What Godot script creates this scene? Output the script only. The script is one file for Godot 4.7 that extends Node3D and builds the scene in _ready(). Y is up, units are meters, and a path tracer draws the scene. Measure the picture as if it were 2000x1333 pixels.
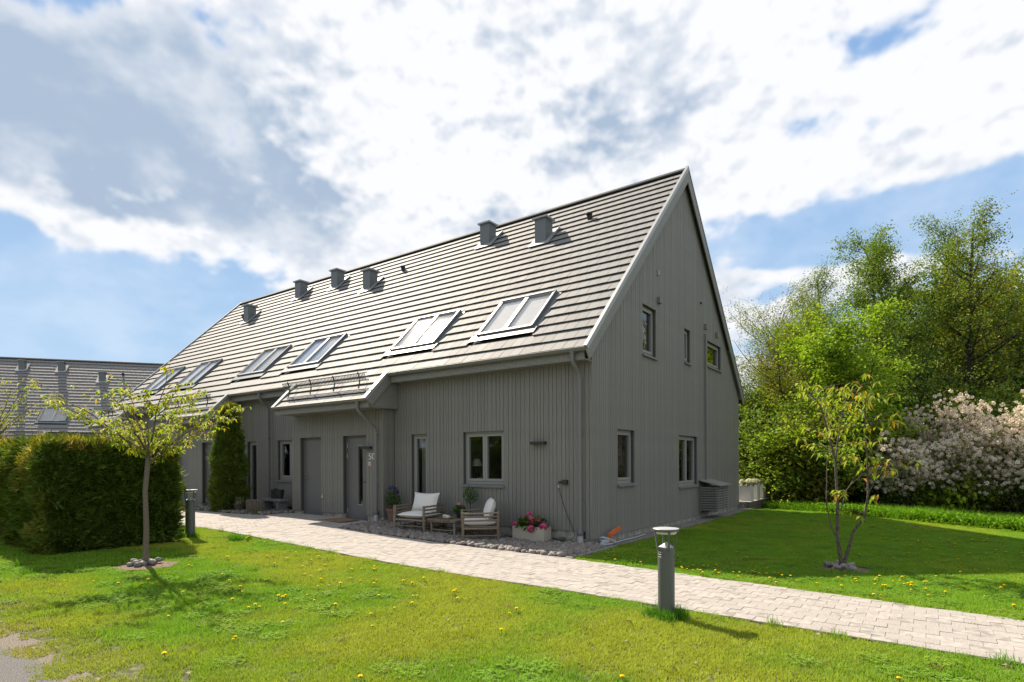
extends Node3D
# A grey timber row house on a lawn under a broken May sky. Units are metres, y is up.
# Origin: near corner of the house on the ground. The long front runs along -x and faces +z, the gable runs along -z and faces +x.

const CAM := Vector3(5.124, 1.6, 9.734)
const YAW := 35.64
const ROLL := -0.302
const FOCAL := 1135.5          # in pixels of a 2000 x 1333 picture
const HOR := 903.1             # row of the horizon in that picture
const SUN_X := 0.91            # metres a shadow runs along x and z for each metre of height
const SUN_Z := 0.25
const UNIT := 7.05             # the row house repeats every 7.05 m
const LONG := 21.1
const DEEP := 10.36
const EAVE_Y := 3.70
const EAVE_Z := 0.384
const RIDGE_Z := -5.135

var M := {}
var used := {}
var n_baked := 0
var rng := RandomNumberGenerator.new()
var up_v := Vector3(0, 0.7041, -0.7101)     # up the front slope
var out_v := Vector3(0, 0.7101, 0.7041)     # away from the front slope

# ------------------------------------------------------------------ mesh collector
class MB:
	var v := PackedVector3Array()
	var n := PackedVector3Array()
	var c := PackedColorArray()
	var ix := PackedInt32Array()
	var col := Color(1, 1, 1)
	func tri(a: Vector3, b: Vector3, d: Vector3) -> void:      # counter-clockwise seen from outside
		var nn := (b - a).cross(d - a).normalized()
		tri_n(a, b, d, nn, nn, nn)
	func tri_n(a: Vector3, b: Vector3, d: Vector3, na: Vector3, nb: Vector3, nd: Vector3) -> void:
		var k := v.size()
		v.push_back(a); v.push_back(b); v.push_back(d)
		n.push_back(na); n.push_back(nb); n.push_back(nd)
		c.push_back(col); c.push_back(col); c.push_back(col)
		ix.push_back(k); ix.push_back(k + 2); ix.push_back(k + 1)
	func quad(a: Vector3, b: Vector3, d: Vector3, e: Vector3) -> void:
		var nn := (d - a).cross(e - b).normalized()
		quad_n(a, b, d, e, nn, nn, nn, nn)
	func quad_n(a: Vector3, b: Vector3, d: Vector3, e: Vector3, na: Vector3, nb: Vector3, nd: Vector3, ne: Vector3) -> void:
		var k := v.size()
		v.push_back(a); v.push_back(b); v.push_back(d); v.push_back(e)
		n.push_back(na); n.push_back(nb); n.push_back(nd); n.push_back(ne)
		for i in 4: c.push_back(col)
		ix.push_back(k); ix.push_back(k + 2); ix.push_back(k + 1)
		ix.push_back(k); ix.push_back(k + 3); ix.push_back(k + 2)
	func lq(a: Vector3, b: Vector3, d: Vector3, e: Vector3, nn: Vector3) -> void:      # a leaf face: wound so that its front looks along nn
		if (d - a).cross(e - b).dot(nn) < 0.0: quad_n(e, d, b, a, nn, nn, nn, nn)
		else: quad_n(a, b, d, e, nn, nn, nn, nn)
	func lt(a: Vector3, b: Vector3, d: Vector3, nn: Vector3) -> void:
		if (b - a).cross(d - a).dot(nn) < 0.0: tri_n(d, b, a, nn, nn, nn)
		else: tri_n(a, b, d, nn, nn, nn)
	# p: bottom four (counter-clockwise seen from above: -x+z, +x+z, +x-z, -x-z), then top four the same way
	func hexa(p: Array) -> void:
		quad(p[0], p[1], p[5], p[4]); quad(p[1], p[2], p[6], p[5])
		quad(p[2], p[3], p[7], p[6]); quad(p[3], p[0], p[4], p[7])
		quad(p[4], p[5], p[6], p[7]); quad(p[3], p[2], p[1], p[0])
	func box(a: Vector3, b: Vector3, t := Transform3D.IDENTITY) -> void:     # from the lesser corner to the greater
		hexa([t * Vector3(a.x, a.y, b.z), t * Vector3(b.x, a.y, b.z), t * Vector3(b.x, a.y, a.z), t * Vector3(a.x, a.y, a.z),
			t * Vector3(a.x, b.y, b.z), t * Vector3(b.x, b.y, b.z), t * Vector3(b.x, b.y, a.z), t * Vector3(a.x, b.y, a.z)])
	# box with the four upright edges and the top edges bevelled by e
	func bevel_box(a: Vector3, b: Vector3, e: float, t := Transform3D.IDENTITY) -> void:
		var low := []
		var mid := []
		var top := []
		for q in [[a.x, b.z, 1, -1], [b.x, b.z, -1, -1], [b.x, a.z, -1, 1], [a.x, a.z, 1, 1]]:
			var px: float = q[0]
			var pz: float = q[1]
			var s: float = q[2]
			var u: float = q[3]
			var pair := [Vector3(px, 0, pz + u * e), Vector3(px + s * e, 0, pz)]
			if s * u > 0: pair.reverse()
			for w in pair:
				low.append(t * Vector3(w.x, a.y, w.z))
				mid.append(t * Vector3(w.x, b.y - e, w.z))
			top.append(t * Vector3(px + s * e, b.y, pz + u * e))
		for k in 8:
			quad(low[k], low[(k + 1) % 8], mid[(k + 1) % 8], mid[k])
		for k in 4:
			tri(mid[2 * k], mid[2 * k + 1], top[k])
			quad(mid[2 * k + 1], mid[(2 * k + 2) % 8], top[(k + 1) % 4], top[k])
		quad(top[0], top[1], top[2], top[3])
	func prism(pts: Array, axis_from: float, axis_to: float, t := Transform3D.IDENTITY) -> void:   # a convex outline in (y up, z across) drawn along x; outline counter-clockwise seen from +x with z to the left
		var m := pts.size()
		for k in m:
			var p: Vector2 = pts[k]
			var q: Vector2 = pts[(k + 1) % m]
			quad(t * Vector3(axis_to, p.y, p.x), t * Vector3(axis_to, q.y, q.x), t * Vector3(axis_from, q.y, q.x), t * Vector3(axis_from, p.y, p.x))
		for k in range(1, m - 1):
			var a: Vector2 = pts[0]
			var p: Vector2 = pts[k]
			var q: Vector2 = pts[k + 1]
			tri(t * Vector3(axis_to, a.y, a.x), t * Vector3(axis_to, q.y, q.x), t * Vector3(axis_to, p.y, p.x))
			tri(t * Vector3(axis_from, a.y, a.x), t * Vector3(axis_from, p.y, p.x), t * Vector3(axis_from, q.y, q.x))
	func tube(pts: Array, radii: Array, sides := 8, caps := true) -> void:
		var rings := []
		var norms := []
		var ref := Vector3(0.31, 0.2, 0.93)
		for i in pts.size():
			var d: Vector3 = (pts[mini(i + 1, pts.size() - 1)] - pts[maxi(i - 1, 0)]).normalized()
			if absf(d.dot(ref)) > 0.95: ref = Vector3(0.9, 0.1, -0.4)
			var a := (ref - d * ref.dot(d)).normalized()
			ref = a
			var b := d.cross(a)
			var ring := []
			var nn := []
			for k in sides:
				var w := TAU * k / sides
				var o := a * cos(w) + b * sin(w)
				ring.append(pts[i] + o * radii[mini(i, radii.size() - 1)])
				nn.append(o)
			rings.append(ring)
			norms.append(nn)
		for i in pts.size() - 1:
			for k in sides:
				var j := (k + 1) % sides
				quad_n(rings[i][k], rings[i][j], rings[i + 1][j], rings[i + 1][k], norms[i][k], norms[i][j], norms[i + 1][j], norms[i + 1][k])
		if caps:
			var last := pts.size() - 1
			for k in sides:
				var j := (k + 1) % sides
				tri(pts[0], rings[0][j], rings[0][k])
				tri(pts[last], rings[last][k], rings[last][j])
	func lathe(prof: Array, sides := 24, at := Vector3.ZERO, smooth := true) -> void:     # prof: Vector2(radius, height) from the bottom up on the outside
		for i in prof.size() - 1:
			var p: Vector2 = prof[i]
			var q: Vector2 = prof[i + 1]
			var sl := Vector2(q.y - p.y, p.x - q.x).normalized()
			for k in sides:
				var w0 := TAU * k / sides
				var w1 := TAU * (k + 1) / sides
				var a := Vector3(sin(w0), 0, cos(w0))
				var b := Vector3(sin(w1), 0, cos(w1))
				var na := (a * sl.x + Vector3.UP * sl.y)
				var nb := (b * sl.x + Vector3.UP * sl.y)
				if not smooth:
					na = (na + nb).normalized()
					nb = na
				if p.x < 1e-5:
					tri_n(at + Vector3(0, p.y, 0), at + b * q.x + Vector3(0, q.y, 0), at + a * q.x + Vector3(0, q.y, 0), na, nb, na)
				elif q.x < 1e-5:
					tri_n(at + a * p.x + Vector3(0, p.y, 0), at + b * p.x + Vector3(0, p.y, 0), at + Vector3(0, q.y, 0), na, nb, na)
				else:
					quad_n(at + a * p.x + Vector3(0, p.y, 0), at + b * p.x + Vector3(0, p.y, 0), at + b * q.x + Vector3(0, q.y, 0), at + a * q.x + Vector3(0, q.y, 0), na, nb, nb, na)
	func blob(at: Vector3, r: Vector3, seg: int, rings: int, rough: float, g: RandomNumberGenerator, pw := 1.0) -> void:     # an uneven rounded lump
		var grid := []
		for i in rings + 1:
			var row := []
			var th := PI * i / rings
			for k in seg:
				var ph := TAU * k / seg
				var s := 1.0 + (g.randf() - 0.5) * rough if i > 0 and i < rings else 1.0
				var d := Vector3(sin(th) * sin(ph), cos(th), sin(th) * cos(ph))
				d = Vector3(signf(d.x) * pow(absf(d.x), pw), signf(d.y) * pow(absf(d.y), pw), signf(d.z) * pow(absf(d.z), pw))
				row.append(at + d * r * s)
			grid.append(row)
		for i in rings:
			for k in seg:
				var j := (k + 1) % seg
				var a: Vector3 = grid[i][k]
				var b: Vector3 = grid[i + 1][k]
				var d: Vector3 = grid[i + 1][j]
				var e: Vector3 = grid[i][j]
				quad_n(a, b, d, e, ((a - at) / r).normalized(), ((b - at) / r).normalized(), ((d - at) / r).normalized(), ((e - at) / r).normalized())
	func mesh() -> ArrayMesh:
		var arr := []
		arr.resize(Mesh.ARRAY_MAX)
		arr[Mesh.ARRAY_VERTEX] = v
		arr[Mesh.ARRAY_NORMAL] = n
		arr[Mesh.ARRAY_COLOR] = c
		arr[Mesh.ARRAY_INDEX] = ix
		var m := ArrayMesh.new()
		m.add_surface_from_arrays(Mesh.PRIMITIVE_TRIANGLES, arr)
		return m

# ------------------------------------------------------------------ nodes
func numbered(called: String) -> String:
	if not used.has(called):
		used[called] = 0
		return called
	used[called] += 1
	return "%s_%03d" % [called, used[called]]

func thing(called: String, label: String, category: String, at := Vector3.ZERO, turn := 0.0, group := "") -> Node3D:
	var o := Node3D.new()
	o.name = numbered(called)
	add_child(o)
	o.position = at
	o.rotation.y = turn
	tag(o, label, category, group)
	return o

func tag(o: Node, label: String, category := "", group := "") -> void:
	o.set_meta("label", label)
	if category: o.set_meta("category", category)
	if group: o.set_meta("group", group)

func part(called: String, m: Mesh, mat: Material, parent: Node, t := Transform3D.IDENTITY) -> MeshInstance3D:
	var o := MeshInstance3D.new()
	o.mesh = m
	o.material_override = mat
	o.transform = t
	if parent == self:
		o.name = numbered(called)
		add_child(o)
	else:
		o.name = called
		parent.add_child(o, true)
	return o

func piece(called: String, b: MB, mat: Material, parent: Node, t := Transform3D.IDENTITY) -> MeshInstance3D:
	return part(called, b.mesh(), mat, parent, t)

func single(called: String, b: MB, mat: Material, label: String, category: String, at := Vector3.ZERO, turn := 0.0, group := "") -> MeshInstance3D:
	var o := part(called, b.mesh(), mat, self, Transform3D(Basis(Vector3.UP, turn), at))
	tag(o, label, category, group)
	return o

func setting(called: String, b: MB, mat: Material) -> MeshInstance3D:
	var o := part(called, b.mesh(), mat, self)
	o.set_meta("kind", "structure")
	return o

func scatter(called: String, m: Mesh, mat: Material, xf: Array, cols: Array, parent: Node) -> MultiMeshInstance3D:
	var mm := MultiMesh.new()
	mm.transform_format = MultiMesh.TRANSFORM_3D
	mm.use_colors = not cols.is_empty()
	mm.mesh = m
	mm.instance_count = xf.size()
	for i in xf.size():
		mm.set_instance_transform(i, xf[i])
		if not cols.is_empty(): mm.set_instance_color(i, cols[i])
	var o := MultiMeshInstance3D.new()
	o.multimesh = mm
	o.material_override = mat
	if parent == self:
		o.name = numbered(called)
		add_child(o)
	else:
		o.name = called
		parent.add_child(o, true)
	return o

# copies of a small leafy shape joined into one mesh; tints is a short list, pick says which one each copy takes
func bake(called: String, shape: MB, mat_: Material, xf: Array, tints: Array, pick: Array, parent: Node) -> MeshInstance3D:
	var sv := PackedVector3Array()
	var sn := PackedVector3Array()
	var sc := PackedColorArray()
	for i in shape.ix:
		sv.push_back(shape.v[i])
		sn.push_back(shape.n[i])
		sc.push_back(shape.c[i])
	var tinted := []
	for t in tints:
		var a := PackedColorArray()
		for c in sc: a.push_back(Color(minf(c.r * t.r, 1), minf(c.g * t.g, 1), minf(c.b * t.b, 1)))
		tinted.append(a)
	var v := PackedVector3Array()
	var n := PackedVector3Array()
	var c := PackedColorArray()
	for i in xf.size():
		var t: Transform3D = xf[i]
		v.append_array(t * sv)
		n.append_array(Transform3D(t.basis.orthonormalized(), Vector3.ZERO) * sn)
		c.append_array(tinted[pick[i]])
	n_baked += v.size() / 3
	var arr := []
	arr.resize(Mesh.ARRAY_MAX)
	arr[Mesh.ARRAY_VERTEX] = v
	arr[Mesh.ARRAY_NORMAL] = n
	arr[Mesh.ARRAY_COLOR] = c
	var m := ArrayMesh.new()
	m.add_surface_from_arrays(Mesh.PRIMITIVE_TRIANGLES, arr)
	return part(called, m, mat_, parent)

func shades(tints: Array) -> Array:      # each tint a little darker, as it is, and lighter
	var out := []
	for t in tints:
		for q in [1.5, 1.8, 2.1]: out.append(Color(t.r * q * 1.1, t.g * q, t.b * q * 1.3))
	return out

# ------------------------------------------------------------------ materials
func lin(r: float, g: float, b: float) -> Color:
	return Color(r, g, b).linear_to_srgb()

func noise_tex(seed_: int, freq: float, lo: float, hi: float, size := 256, octaves := 4, power := 1.0) -> ImageTexture:
	var f := FastNoiseLite.new()
	f.seed = seed_
	f.noise_type = FastNoiseLite.TYPE_SIMPLEX
	f.frequency = freq
	f.fractal_octaves = octaves
	var im := f.get_seamless_image(size, size)
	im.convert(Image.FORMAT_L8)
	var d := im.get_data()
	for i in d.size():
		d[i] = int(255.0 * clampf(lo + (hi - lo) * pow(d[i] / 255.0, power), 0, 1))
	var res := Image.create_from_data(size, size, false, Image.FORMAT_L8, d)
	res.convert(Image.FORMAT_RGBA8)
	return ImageTexture.create_from_image(res)

func mat(color: Color, rough := 0.8, metal := 0.0, tex: Texture2D = null, scale := Vector3.ONE, world := true) -> StandardMaterial3D:
	var m := StandardMaterial3D.new()
	m.albedo_color = color
	m.roughness = rough
	m.metallic = metal
	if tex:
		m.albedo_texture = tex
		m.uv1_triplanar = true
		m.uv1_world_triplanar = world
		m.uv1_scale = scale
	return m

func relief(m: StandardMaterial3D, tex: Texture2D, cm: float) -> StandardMaterial3D:
	m.heightmap_enabled = true
	m.heightmap_texture = tex
	m.heightmap_scale = cm
	return m

func leafy(back: Color, rough := 0.55) -> StandardMaterial3D:
	var m := StandardMaterial3D.new()
	m.albedo_color = Color.WHITE
	m.vertex_color_use_as_albedo = true
	m.roughness = rough
	m.metallic_specular = 0.12
	m.backlight_enabled = true
	m.backlight = back
	m.cull_mode = BaseMaterial3D.CULL_DISABLED
	return m

func vmat(rough := 0.8) -> StandardMaterial3D:
	var m := StandardMaterial3D.new()
	m.vertex_color_use_as_albedo = true
	m.roughness = rough
	return m

# ------------------------------------------------------------------ places
func height(x: float, z: float) -> float:      # the ground climbs a little towards the far end of the front and falls behind the house
	var t := clampf((0.5 - x) / 9.0, 0, 1)
	var h := 0.23 * t * t * (3 - 2 * t)
	if z < -10.0: h -= minf(0.05 * (-10.0 - z), 0.15)
	return h

func aim(px: float, py: float) -> Vector3:     # direction of a photo pixel
	var b := Basis.from_euler(Vector3(0, deg_to_rad(YAW), deg_to_rad(ROLL)))
	return -b.z + b.x * (px - 1000.0) / FOCAL + b.y * (HOR - py) / FOCAL

func spot(px: float, depth: float) -> Vector3:   # point on the ground below a photo column, at a depth in metres
	var d := aim(px, HOR)
	var p := CAM + d * depth
	p.y = height(p.x, p.z)
	return p

func near_edge(x: float) -> float:
	return 3.53 + 0.055 * clampf(x - 1.0, 0.0, 6.0) + (0.12 if x < -7.0 else 0.0) * clampf((-7.0 - x) / 2.0, 0, 1)

func far_edge(x: float) -> float:
	if x < -9.05: return 1.22 + 0.2 * clampf((-9.05 - x) / 1.6, 0, 1)
	if x < -5.38: return 0.40
	if x < 0.2: return 1.66 - 0.2 * clampf((x + 4.0) / 3.5, 0, 1)
	return 1.46 + 0.128 * (x - 0.2)

func on_paving(x: float, z: float) -> bool:
	return z < near_edge(x) and z > far_edge(x)

func on_bed(x: float, z: float) -> bool:      # stones along the front
	if x > -5.4 and x < 0.28: return z < far_edge(x) and z > -0.1
	if x < -9.0 and x > -13.0: return z < far_edge(x) and z > -0.1
	return false

# ------------------------------------------------------------------ sky
func build_sky() -> PanoramaSkyMaterial:
	var w := 2048
	var h := 1024
	var f := FastNoiseLite.new()
	f.seed = 11
	f.noise_type = FastNoiseLite.TYPE_SIMPLEX_SMOOTH
	f.frequency = 1.0
	f.fractal_octaves = 6
	f.fractal_gain = 0.55
	var g := FastNoiseLite.new()
	g.seed = 29
	g.noise_type = FastNoiseLite.TYPE_SIMPLEX_SMOOTH
	g.frequency = 0.6
	g.fractal_octaves = 3
	var b := FastNoiseLite.new()
	b.seed = 63
	b.noise_type = FastNoiseLite.TYPE_SIMPLEX_SMOOTH
	b.frequency = 6.5
	b.fractal_octaves = 6
	b.fractal_gain = 0.6
	# cloud banks: azimuth, elevation, width, height (degrees), how much cloud, how much shade
	var banks := [
		[-72.0, 27.0, 12.0, 4.6, 0.35, 1.0], [-62.5, 23.5, 8.0, 4.0, 0.35, 1.0], [-64.0, 29.5, 9.0, 3.6, 0.2, 0.75], [-80.0, 24.0, 10.0, 4.0, 0.3, 0.7],
		[-77.0, 34.5, 8.0, 3.0, -0.75, 0.0], [-84.0, 13.0, 20.0, 5.0, -1.1, 0.0], [-68.0, 11.5, 10.0, 4.4, -1.2, 0.0], [-56.0, 11.0, 8.0, 3.0, -0.5, 0.0],
		[-71.0, 18.9, 9.0, 2.2, 0.6, -0.6], [-60.0, 17.5, 5.0, 2.0, 0.4, -0.5],
		[-50.0, 34.0, 10.0, 8.0, 0.45, -0.5], [-44.0, 24.0, 9.0, 6.0, 0.35, -0.45], [-53.0, 22.0, 5.0, 4.5, 0.3, 0.55], [-35.0, 31.0, 8.0, 6.0, 0.4, -0.35],
		[-26.0, 29.5, 7.0, 4.0, 0.35, 0.6], [-18.5, 30.8, 5.0, 3.0, 0.35, 0.5], [-10.0, 35.0, 12.0, 4.0, 0.5, -0.4], [-36.0, 22.0, 6.0, 2.5, 0.2, 0.45],
		[-17.0, 26.0, 8.0, 1.8, 0.4, -0.4], [-6.0, 28.0, 9.0, 4.0, 0.12, -0.3], [5.0, 27.0, 7.0, 4.5, 0.35, -0.3], [-7.0, 23.5, 10.0, 1.6, 0.2, -0.2],
		[-8.0, 20.3, 12.0, 1.6, -0.55, 0.0], [-7.0, 17.8, 13.0, 1.8, -0.75, 0.0], [5.0, 18.8, 8.0, 2.6, -0.85, 0.0], [-15.5, 19.5, 3.0, 3.0, -0.2, 0.0],
		[-4.2, 31.0, 2.2, 1.3, -0.42, 0.0], [-4.0, 26.3, 2.6, 1.1, -0.42, 0.0], [-9.3, 26.6, 2.0, 1.1, -0.36, 0.0], [-6.1, 22.8, 3.0, 1.3, -0.42, 0.0], [-23.6, 25.4, 2.4, 0.9, -0.45, 0.0],
		[-4.8, 15.8, 3.6, 1.0, 0.65, -0.1], [-2.0, 17.2, 2.2, 0.7, 0.5, 0.0], [-12.6, 16.3, 2.8, 0.7, 0.5, 0.0], [-13.0, 13.5, 6.0, 0.9, 0.3, 0.0], [-4.0, 13.0, 12.0, 3.0, -0.4, 0.0],
		[-66.0, 47.0, 24.0, 9.0, 0.6, -0.6]]
	var im := Image.create(w, h, false, Image.FORMAT_RGBF)
	im.fill(Color(0.30, 0.32, 0.26))
	var zen := Vector3(0.06, 0.22, 0.56)
	var hor := Vector3(0.54, 0.71, 0.86)
	var half := h / 2 + 6
	for j in half:
		var el := PI * (0.5 - (j + 0.5) / h)
		var eld := rad_to_deg(el)
		var sy := sin(el)
		var cy := cos(el)
		var air := hor.lerp(zen, pow(clampf(sy, 0, 1), 0.7))
		var near := []
		for k in banks:
			if absf(eld - k[1]) < 2.4 * k[3]: near.append(k)
		for i in w:
			var az := wrapf(TAU * (i + 0.5) / w, -PI, PI)
			var azd := rad_to_deg(az)
			var q := 1.0 / (maxf(sy, 0.0) + 0.2)
			var dx := sin(az) * cy
			var dz := -cos(az) * cy
			var px := dx * q
			var pz := dz * q
			var wx := g.get_noise_2d(px * 1.7 + 9, pz * 1.7)
			var big := f.get_noise_2d(px + wx * 0.25, pz + wx * 0.2)
			var s := g.get_noise_2d(px * 0.9 - 40, pz * 0.9)
			var fine := 0.0
			var lit := 0.0
			if eld < 62.0:
				fine = b.get_noise_3d(dx + wx * 0.04, sy * 1.7, dz + wx * 0.03)
				lit = fine - b.get_noise_3d(dx + wx * 0.04 - 0.012, sy * 1.7 + 0.022, dz + wx * 0.03 - 0.005)      # thicker here than a step nearer to the sun: the near side is bright
			var cov := 0.33 + big * 0.6 + fine * 0.62
			var shade := 0.30 + s * 0.45
			for k in near:
				var ax: float = (azd - k[0]) / k[2]
				if absf(ax) < 2.4:
					var ay: float = (eld - k[1]) / k[3]
					var e := exp(-(ax * ax + ay * ay))
					cov += e * k[4]
					shade += e * k[5]
			cov *= clampf(eld / 9.0 + 0.25, 0, 1)
			var d := smoothstep(0.0, 0.30, cov)
			var thick := smoothstep(0.1, 0.8, cov)
			shade = clampf(shade + fine * 0.5 - lit * 2.0, 0, 1) * (0.35 + 0.65 * thick)
			var cl := Vector3(0.825, 0.835, 0.86).lerp(Vector3(0.32, 0.42, 0.56), shade * 0.92)
			var veil := air.lerp(Vector3(0.86, 0.9, 0.95), 0.22 * clampf(0.35 + fine * 1.3 + big * 0.5, 0, 1))
			var o := veil.lerp(cl, d)
			im.set_pixel(i, j, Color(o.x, o.y, o.z))
	var m := PanoramaSkyMaterial.new()
	m.panorama = ImageTexture.create_from_image(im)
	return m

func make_materials() -> void:
	var grain := noise_tex(3, 0.02, 0.84, 1.0, 256, 4)
	var fine := noise_tex(5, 0.09, 0.78, 1.0, 256, 4)
	var coarse := noise_tex(8, 0.012, 0.7, 1.0, 256, 5)
	var spots := noise_tex(12, 0.05, 0.35, 1.0, 256, 5)
	var bump := noise_tex(17, 0.08, 0.0, 1.0, 256, 4)
	M.planks = []
	for k in 5:
		var q: float = [1.0, 0.955, 1.035, 0.98, 1.015][k]
		M.planks.append(mat(lin(0.212 * q, 0.207 * q, 0.186 * q), 0.62, 0, grain, Vector3(9, 0.35, 9)))
	M.wall = mat(lin(0.06, 0.06, 0.055), 0.75)
	M.trim = mat(lin(0.225, 0.223, 0.20), 0.55, 0, grain, Vector3(2, 2, 2))
	M.frame = mat(lin(0.235, 0.237, 0.226), 0.45)
	M.door = mat(lin(0.165, 0.167, 0.164), 0.5, 0, fine, Vector3(1.5, 1.5, 1.5))
	M.plinth = relief(mat(lin(0.40, 0.385, 0.33), 0.9, 0, coarse, Vector3(1.2, 1.2, 1.2)), bump, 0.2)
	M.zinc = mat(lin(0.42, 0.43, 0.435), 0.45, 0.35, fine, Vector3(2, 2, 2))
	M.pipe = mat(lin(0.20, 0.205, 0.195), 0.5, 0.0, fine, Vector3(2, 2, 2))
	M.ridge = mat(lin(0.035, 0.033, 0.03), 0.8, 0, fine, Vector3(2, 2, 2))
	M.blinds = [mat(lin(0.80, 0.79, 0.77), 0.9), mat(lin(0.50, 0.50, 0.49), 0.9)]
	M.sheet = mat(lin(0.17, 0.19, 0.20), 0.45, 0.2, fine, Vector3(2, 2, 2))
	M.dark = mat(lin(0.02, 0.02, 0.021), 0.6)
	M.tiles = []
	for k in 4:
		var q: float = [1.0, 0.97, 1.03, 0.985][k]
		M.tiles.append(mat(lin(0.228 * q, 0.224 * q, 0.219 * q), [0.73, 0.75, 0.72, 0.74][k], 0, fine, Vector3(1.3, 1.3, 1.3)))
	M.tile_mix = M.tiles[0].duplicate()
	M.tile_mix.vertex_color_use_as_albedo = true
	M.deck = mat(lin(0.03, 0.028, 0.025), 0.9)
	M.glass = mat(Color(0.03, 0.035, 0.035, 0.22), 0.02)
	M.glass.transparency = BaseMaterial3D.TRANSPARENCY_ALPHA
	M.glass.metallic_specular = 1.0
	M.skyglass = mat(Color(0.10, 0.12, 0.14, 0.12), 0.04)
	M.skyglass.transparency = BaseMaterial3D.TRANSPARENCY_ALPHA
	M.skyglass.metallic_specular = 1.0
	M.inside = mat(lin(0.30, 0.29, 0.27), 0.9)
	M.steel = mat(lin(0.55, 0.55, 0.54), 0.3, 0.9)
	M.galv = mat(lin(0.06, 0.075, 0.068), 0.7)
	M.pavers = []
	for k in 4:
		var c: Array = [[0.385, 0.350, 0.318], [0.395, 0.360, 0.325], [0.377, 0.340, 0.310], [0.387, 0.347, 0.318]][k]
		M.pavers.append(relief(mat(lin(c[0], c[1], c[2]), 0.9, 0, [fine, coarse, fine, grain][k], Vector3(1.7, 1.7, 1.7)), bump, 0.05))
	M.sand = mat(lin(0.25, 0.225, 0.19), 0.95, 0, spots, Vector3(2, 2, 2))
	M.slab = relief(mat(lin(0.36, 0.34, 0.31), 0.9, 0, spots, Vector3(0.9, 0.9, 0.9)), bump, 0.15)
	M.road = relief(mat(lin(0.27, 0.258, 0.245), 0.95, 0, spots, Vector3(6.3, 6.3, 6.3)), bump, 0.35)
	M.soil = relief(mat(lin(0.34, 0.28, 0.215), 0.95, 0, spots, Vector3(4, 4, 4)), bump, 0.4)
	M.redsoil = relief(mat(lin(0.36, 0.24, 0.175), 0.95, 0, spots, Vector3(2.4, 2.4, 2.4)), bump, 1.0)
	M.ground = mat(lin(0.15, 0.17, 0.035), 0.95, 0, noise_tex(21, 0.03, 0.35, 1.0, 512, 5), Vector3(0.5, 0.5, 0.5))
	M.stones = []
	for c in [[0.40, 0.34, 0.295], [0.47, 0.43, 0.38], [0.34, 0.32, 0.30], [0.42, 0.34, 0.29], [0.52, 0.47, 0.41]]:
		M.stones.append(mat(lin(c[0], c[1], c[2]), 0.8, 0, spots, Vector3(3, 3, 3)))
	M.lamp = mat(lin(0.135, 0.142, 0.145), 0.45, 0.2, fine, Vector3(3, 3, 3))
	M.lampcap = mat(lin(0.36, 0.37, 0.38), 0.5, 0.2)
	M.opal = mat(lin(0.62, 0.62, 0.56), 0.35)
	M.bamboo = [mat(lin(0.40, 0.32, 0.22), 0.6, 0, spots, Vector3(4, 4, 4)), mat(lin(0.34, 0.25, 0.165), 0.6, 0, spots, Vector3(4, 4, 4)), mat(lin(0.46, 0.40, 0.31), 0.65, 0, spots, Vector3(4, 4, 4))]
	M.cloth = relief(mat(lin(0.82, 0.80, 0.76), 0.95, 0, fine, Vector3(6, 6, 6)), bump, 0.15)
	M.terracotta = mat(lin(0.42, 0.24, 0.17), 0.85, 0, spots, Vector3(4, 4, 4))
	M.planter = mat(lin(0.50, 0.46, 0.37), 0.85, 0, fine, Vector3(3, 3, 3))
	M.pale = mat(lin(0.62, 0.60, 0.56), 0.8, 0, fine, Vector3(3, 3, 3))
	M.concrete = relief(mat(lin(0.33, 0.33, 0.32), 0.9, 0, spots, Vector3(2, 2, 2)), bump, 0.15)
	M.corten = mat(lin(0.26, 0.215, 0.17), 0.9, 0, spots, Vector3(2, 2, 2))
	M.coir = relief(mat(lin(0.55, 0.35, 0.19), 1.0, 0, spots, Vector3(6, 6, 6)), bump, 0.6)
	M.navy = mat(lin(0.012, 0.014, 0.018), 0.5)
	M.china = mat(lin(0.62, 0.57, 0.48), 0.35)
	M.orange = mat(lin(0.62, 0.12, 0.025), 0.45)
	M.hose = mat(lin(0.42, 0.47, 0.50), 0.4)
	M.shade = mat(lin(0.66, 0.60, 0.47), 0.9)
	M.shade.backlight_enabled = true
	M.shade.backlight = Color(0.5, 0.45, 0.35)
	M.wax = mat(lin(0.66, 0.60, 0.48), 0.5)
	M.bark = relief(mat(lin(0.22, 0.175, 0.135), 0.9, 0, spots, Vector3(3, 1, 3)), bump, 0.8)
	M.darkbark = relief(mat(lin(0.085, 0.07, 0.055), 0.95, 0, spots, Vector3(2, 0.7, 2)), bump, 1.5)
	M.cherry = mat(lin(0.30, 0.235, 0.18), 0.7, 0, spots, Vector3(3, 8, 3))
	M.leaf = leafy(Color(0.85, 0.9, 0.5))
	M.grass = leafy(Color(0.9, 0.95, 0.45), 0.6)
	M.needle = leafy(Color(0.7, 0.75, 0.35), 0.6)
	M.petal = leafy(Color(0.95, 0.93, 0.85), 0.7)
	M.red = mat(lin(0.5, 0.04, 0.03), 0.5)
	M.white = mat(lin(0.7, 0.7, 0.68), 0.5)
	M.curtain = mat(lin(0.5, 0.52, 0.46), 0.95)

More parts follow.
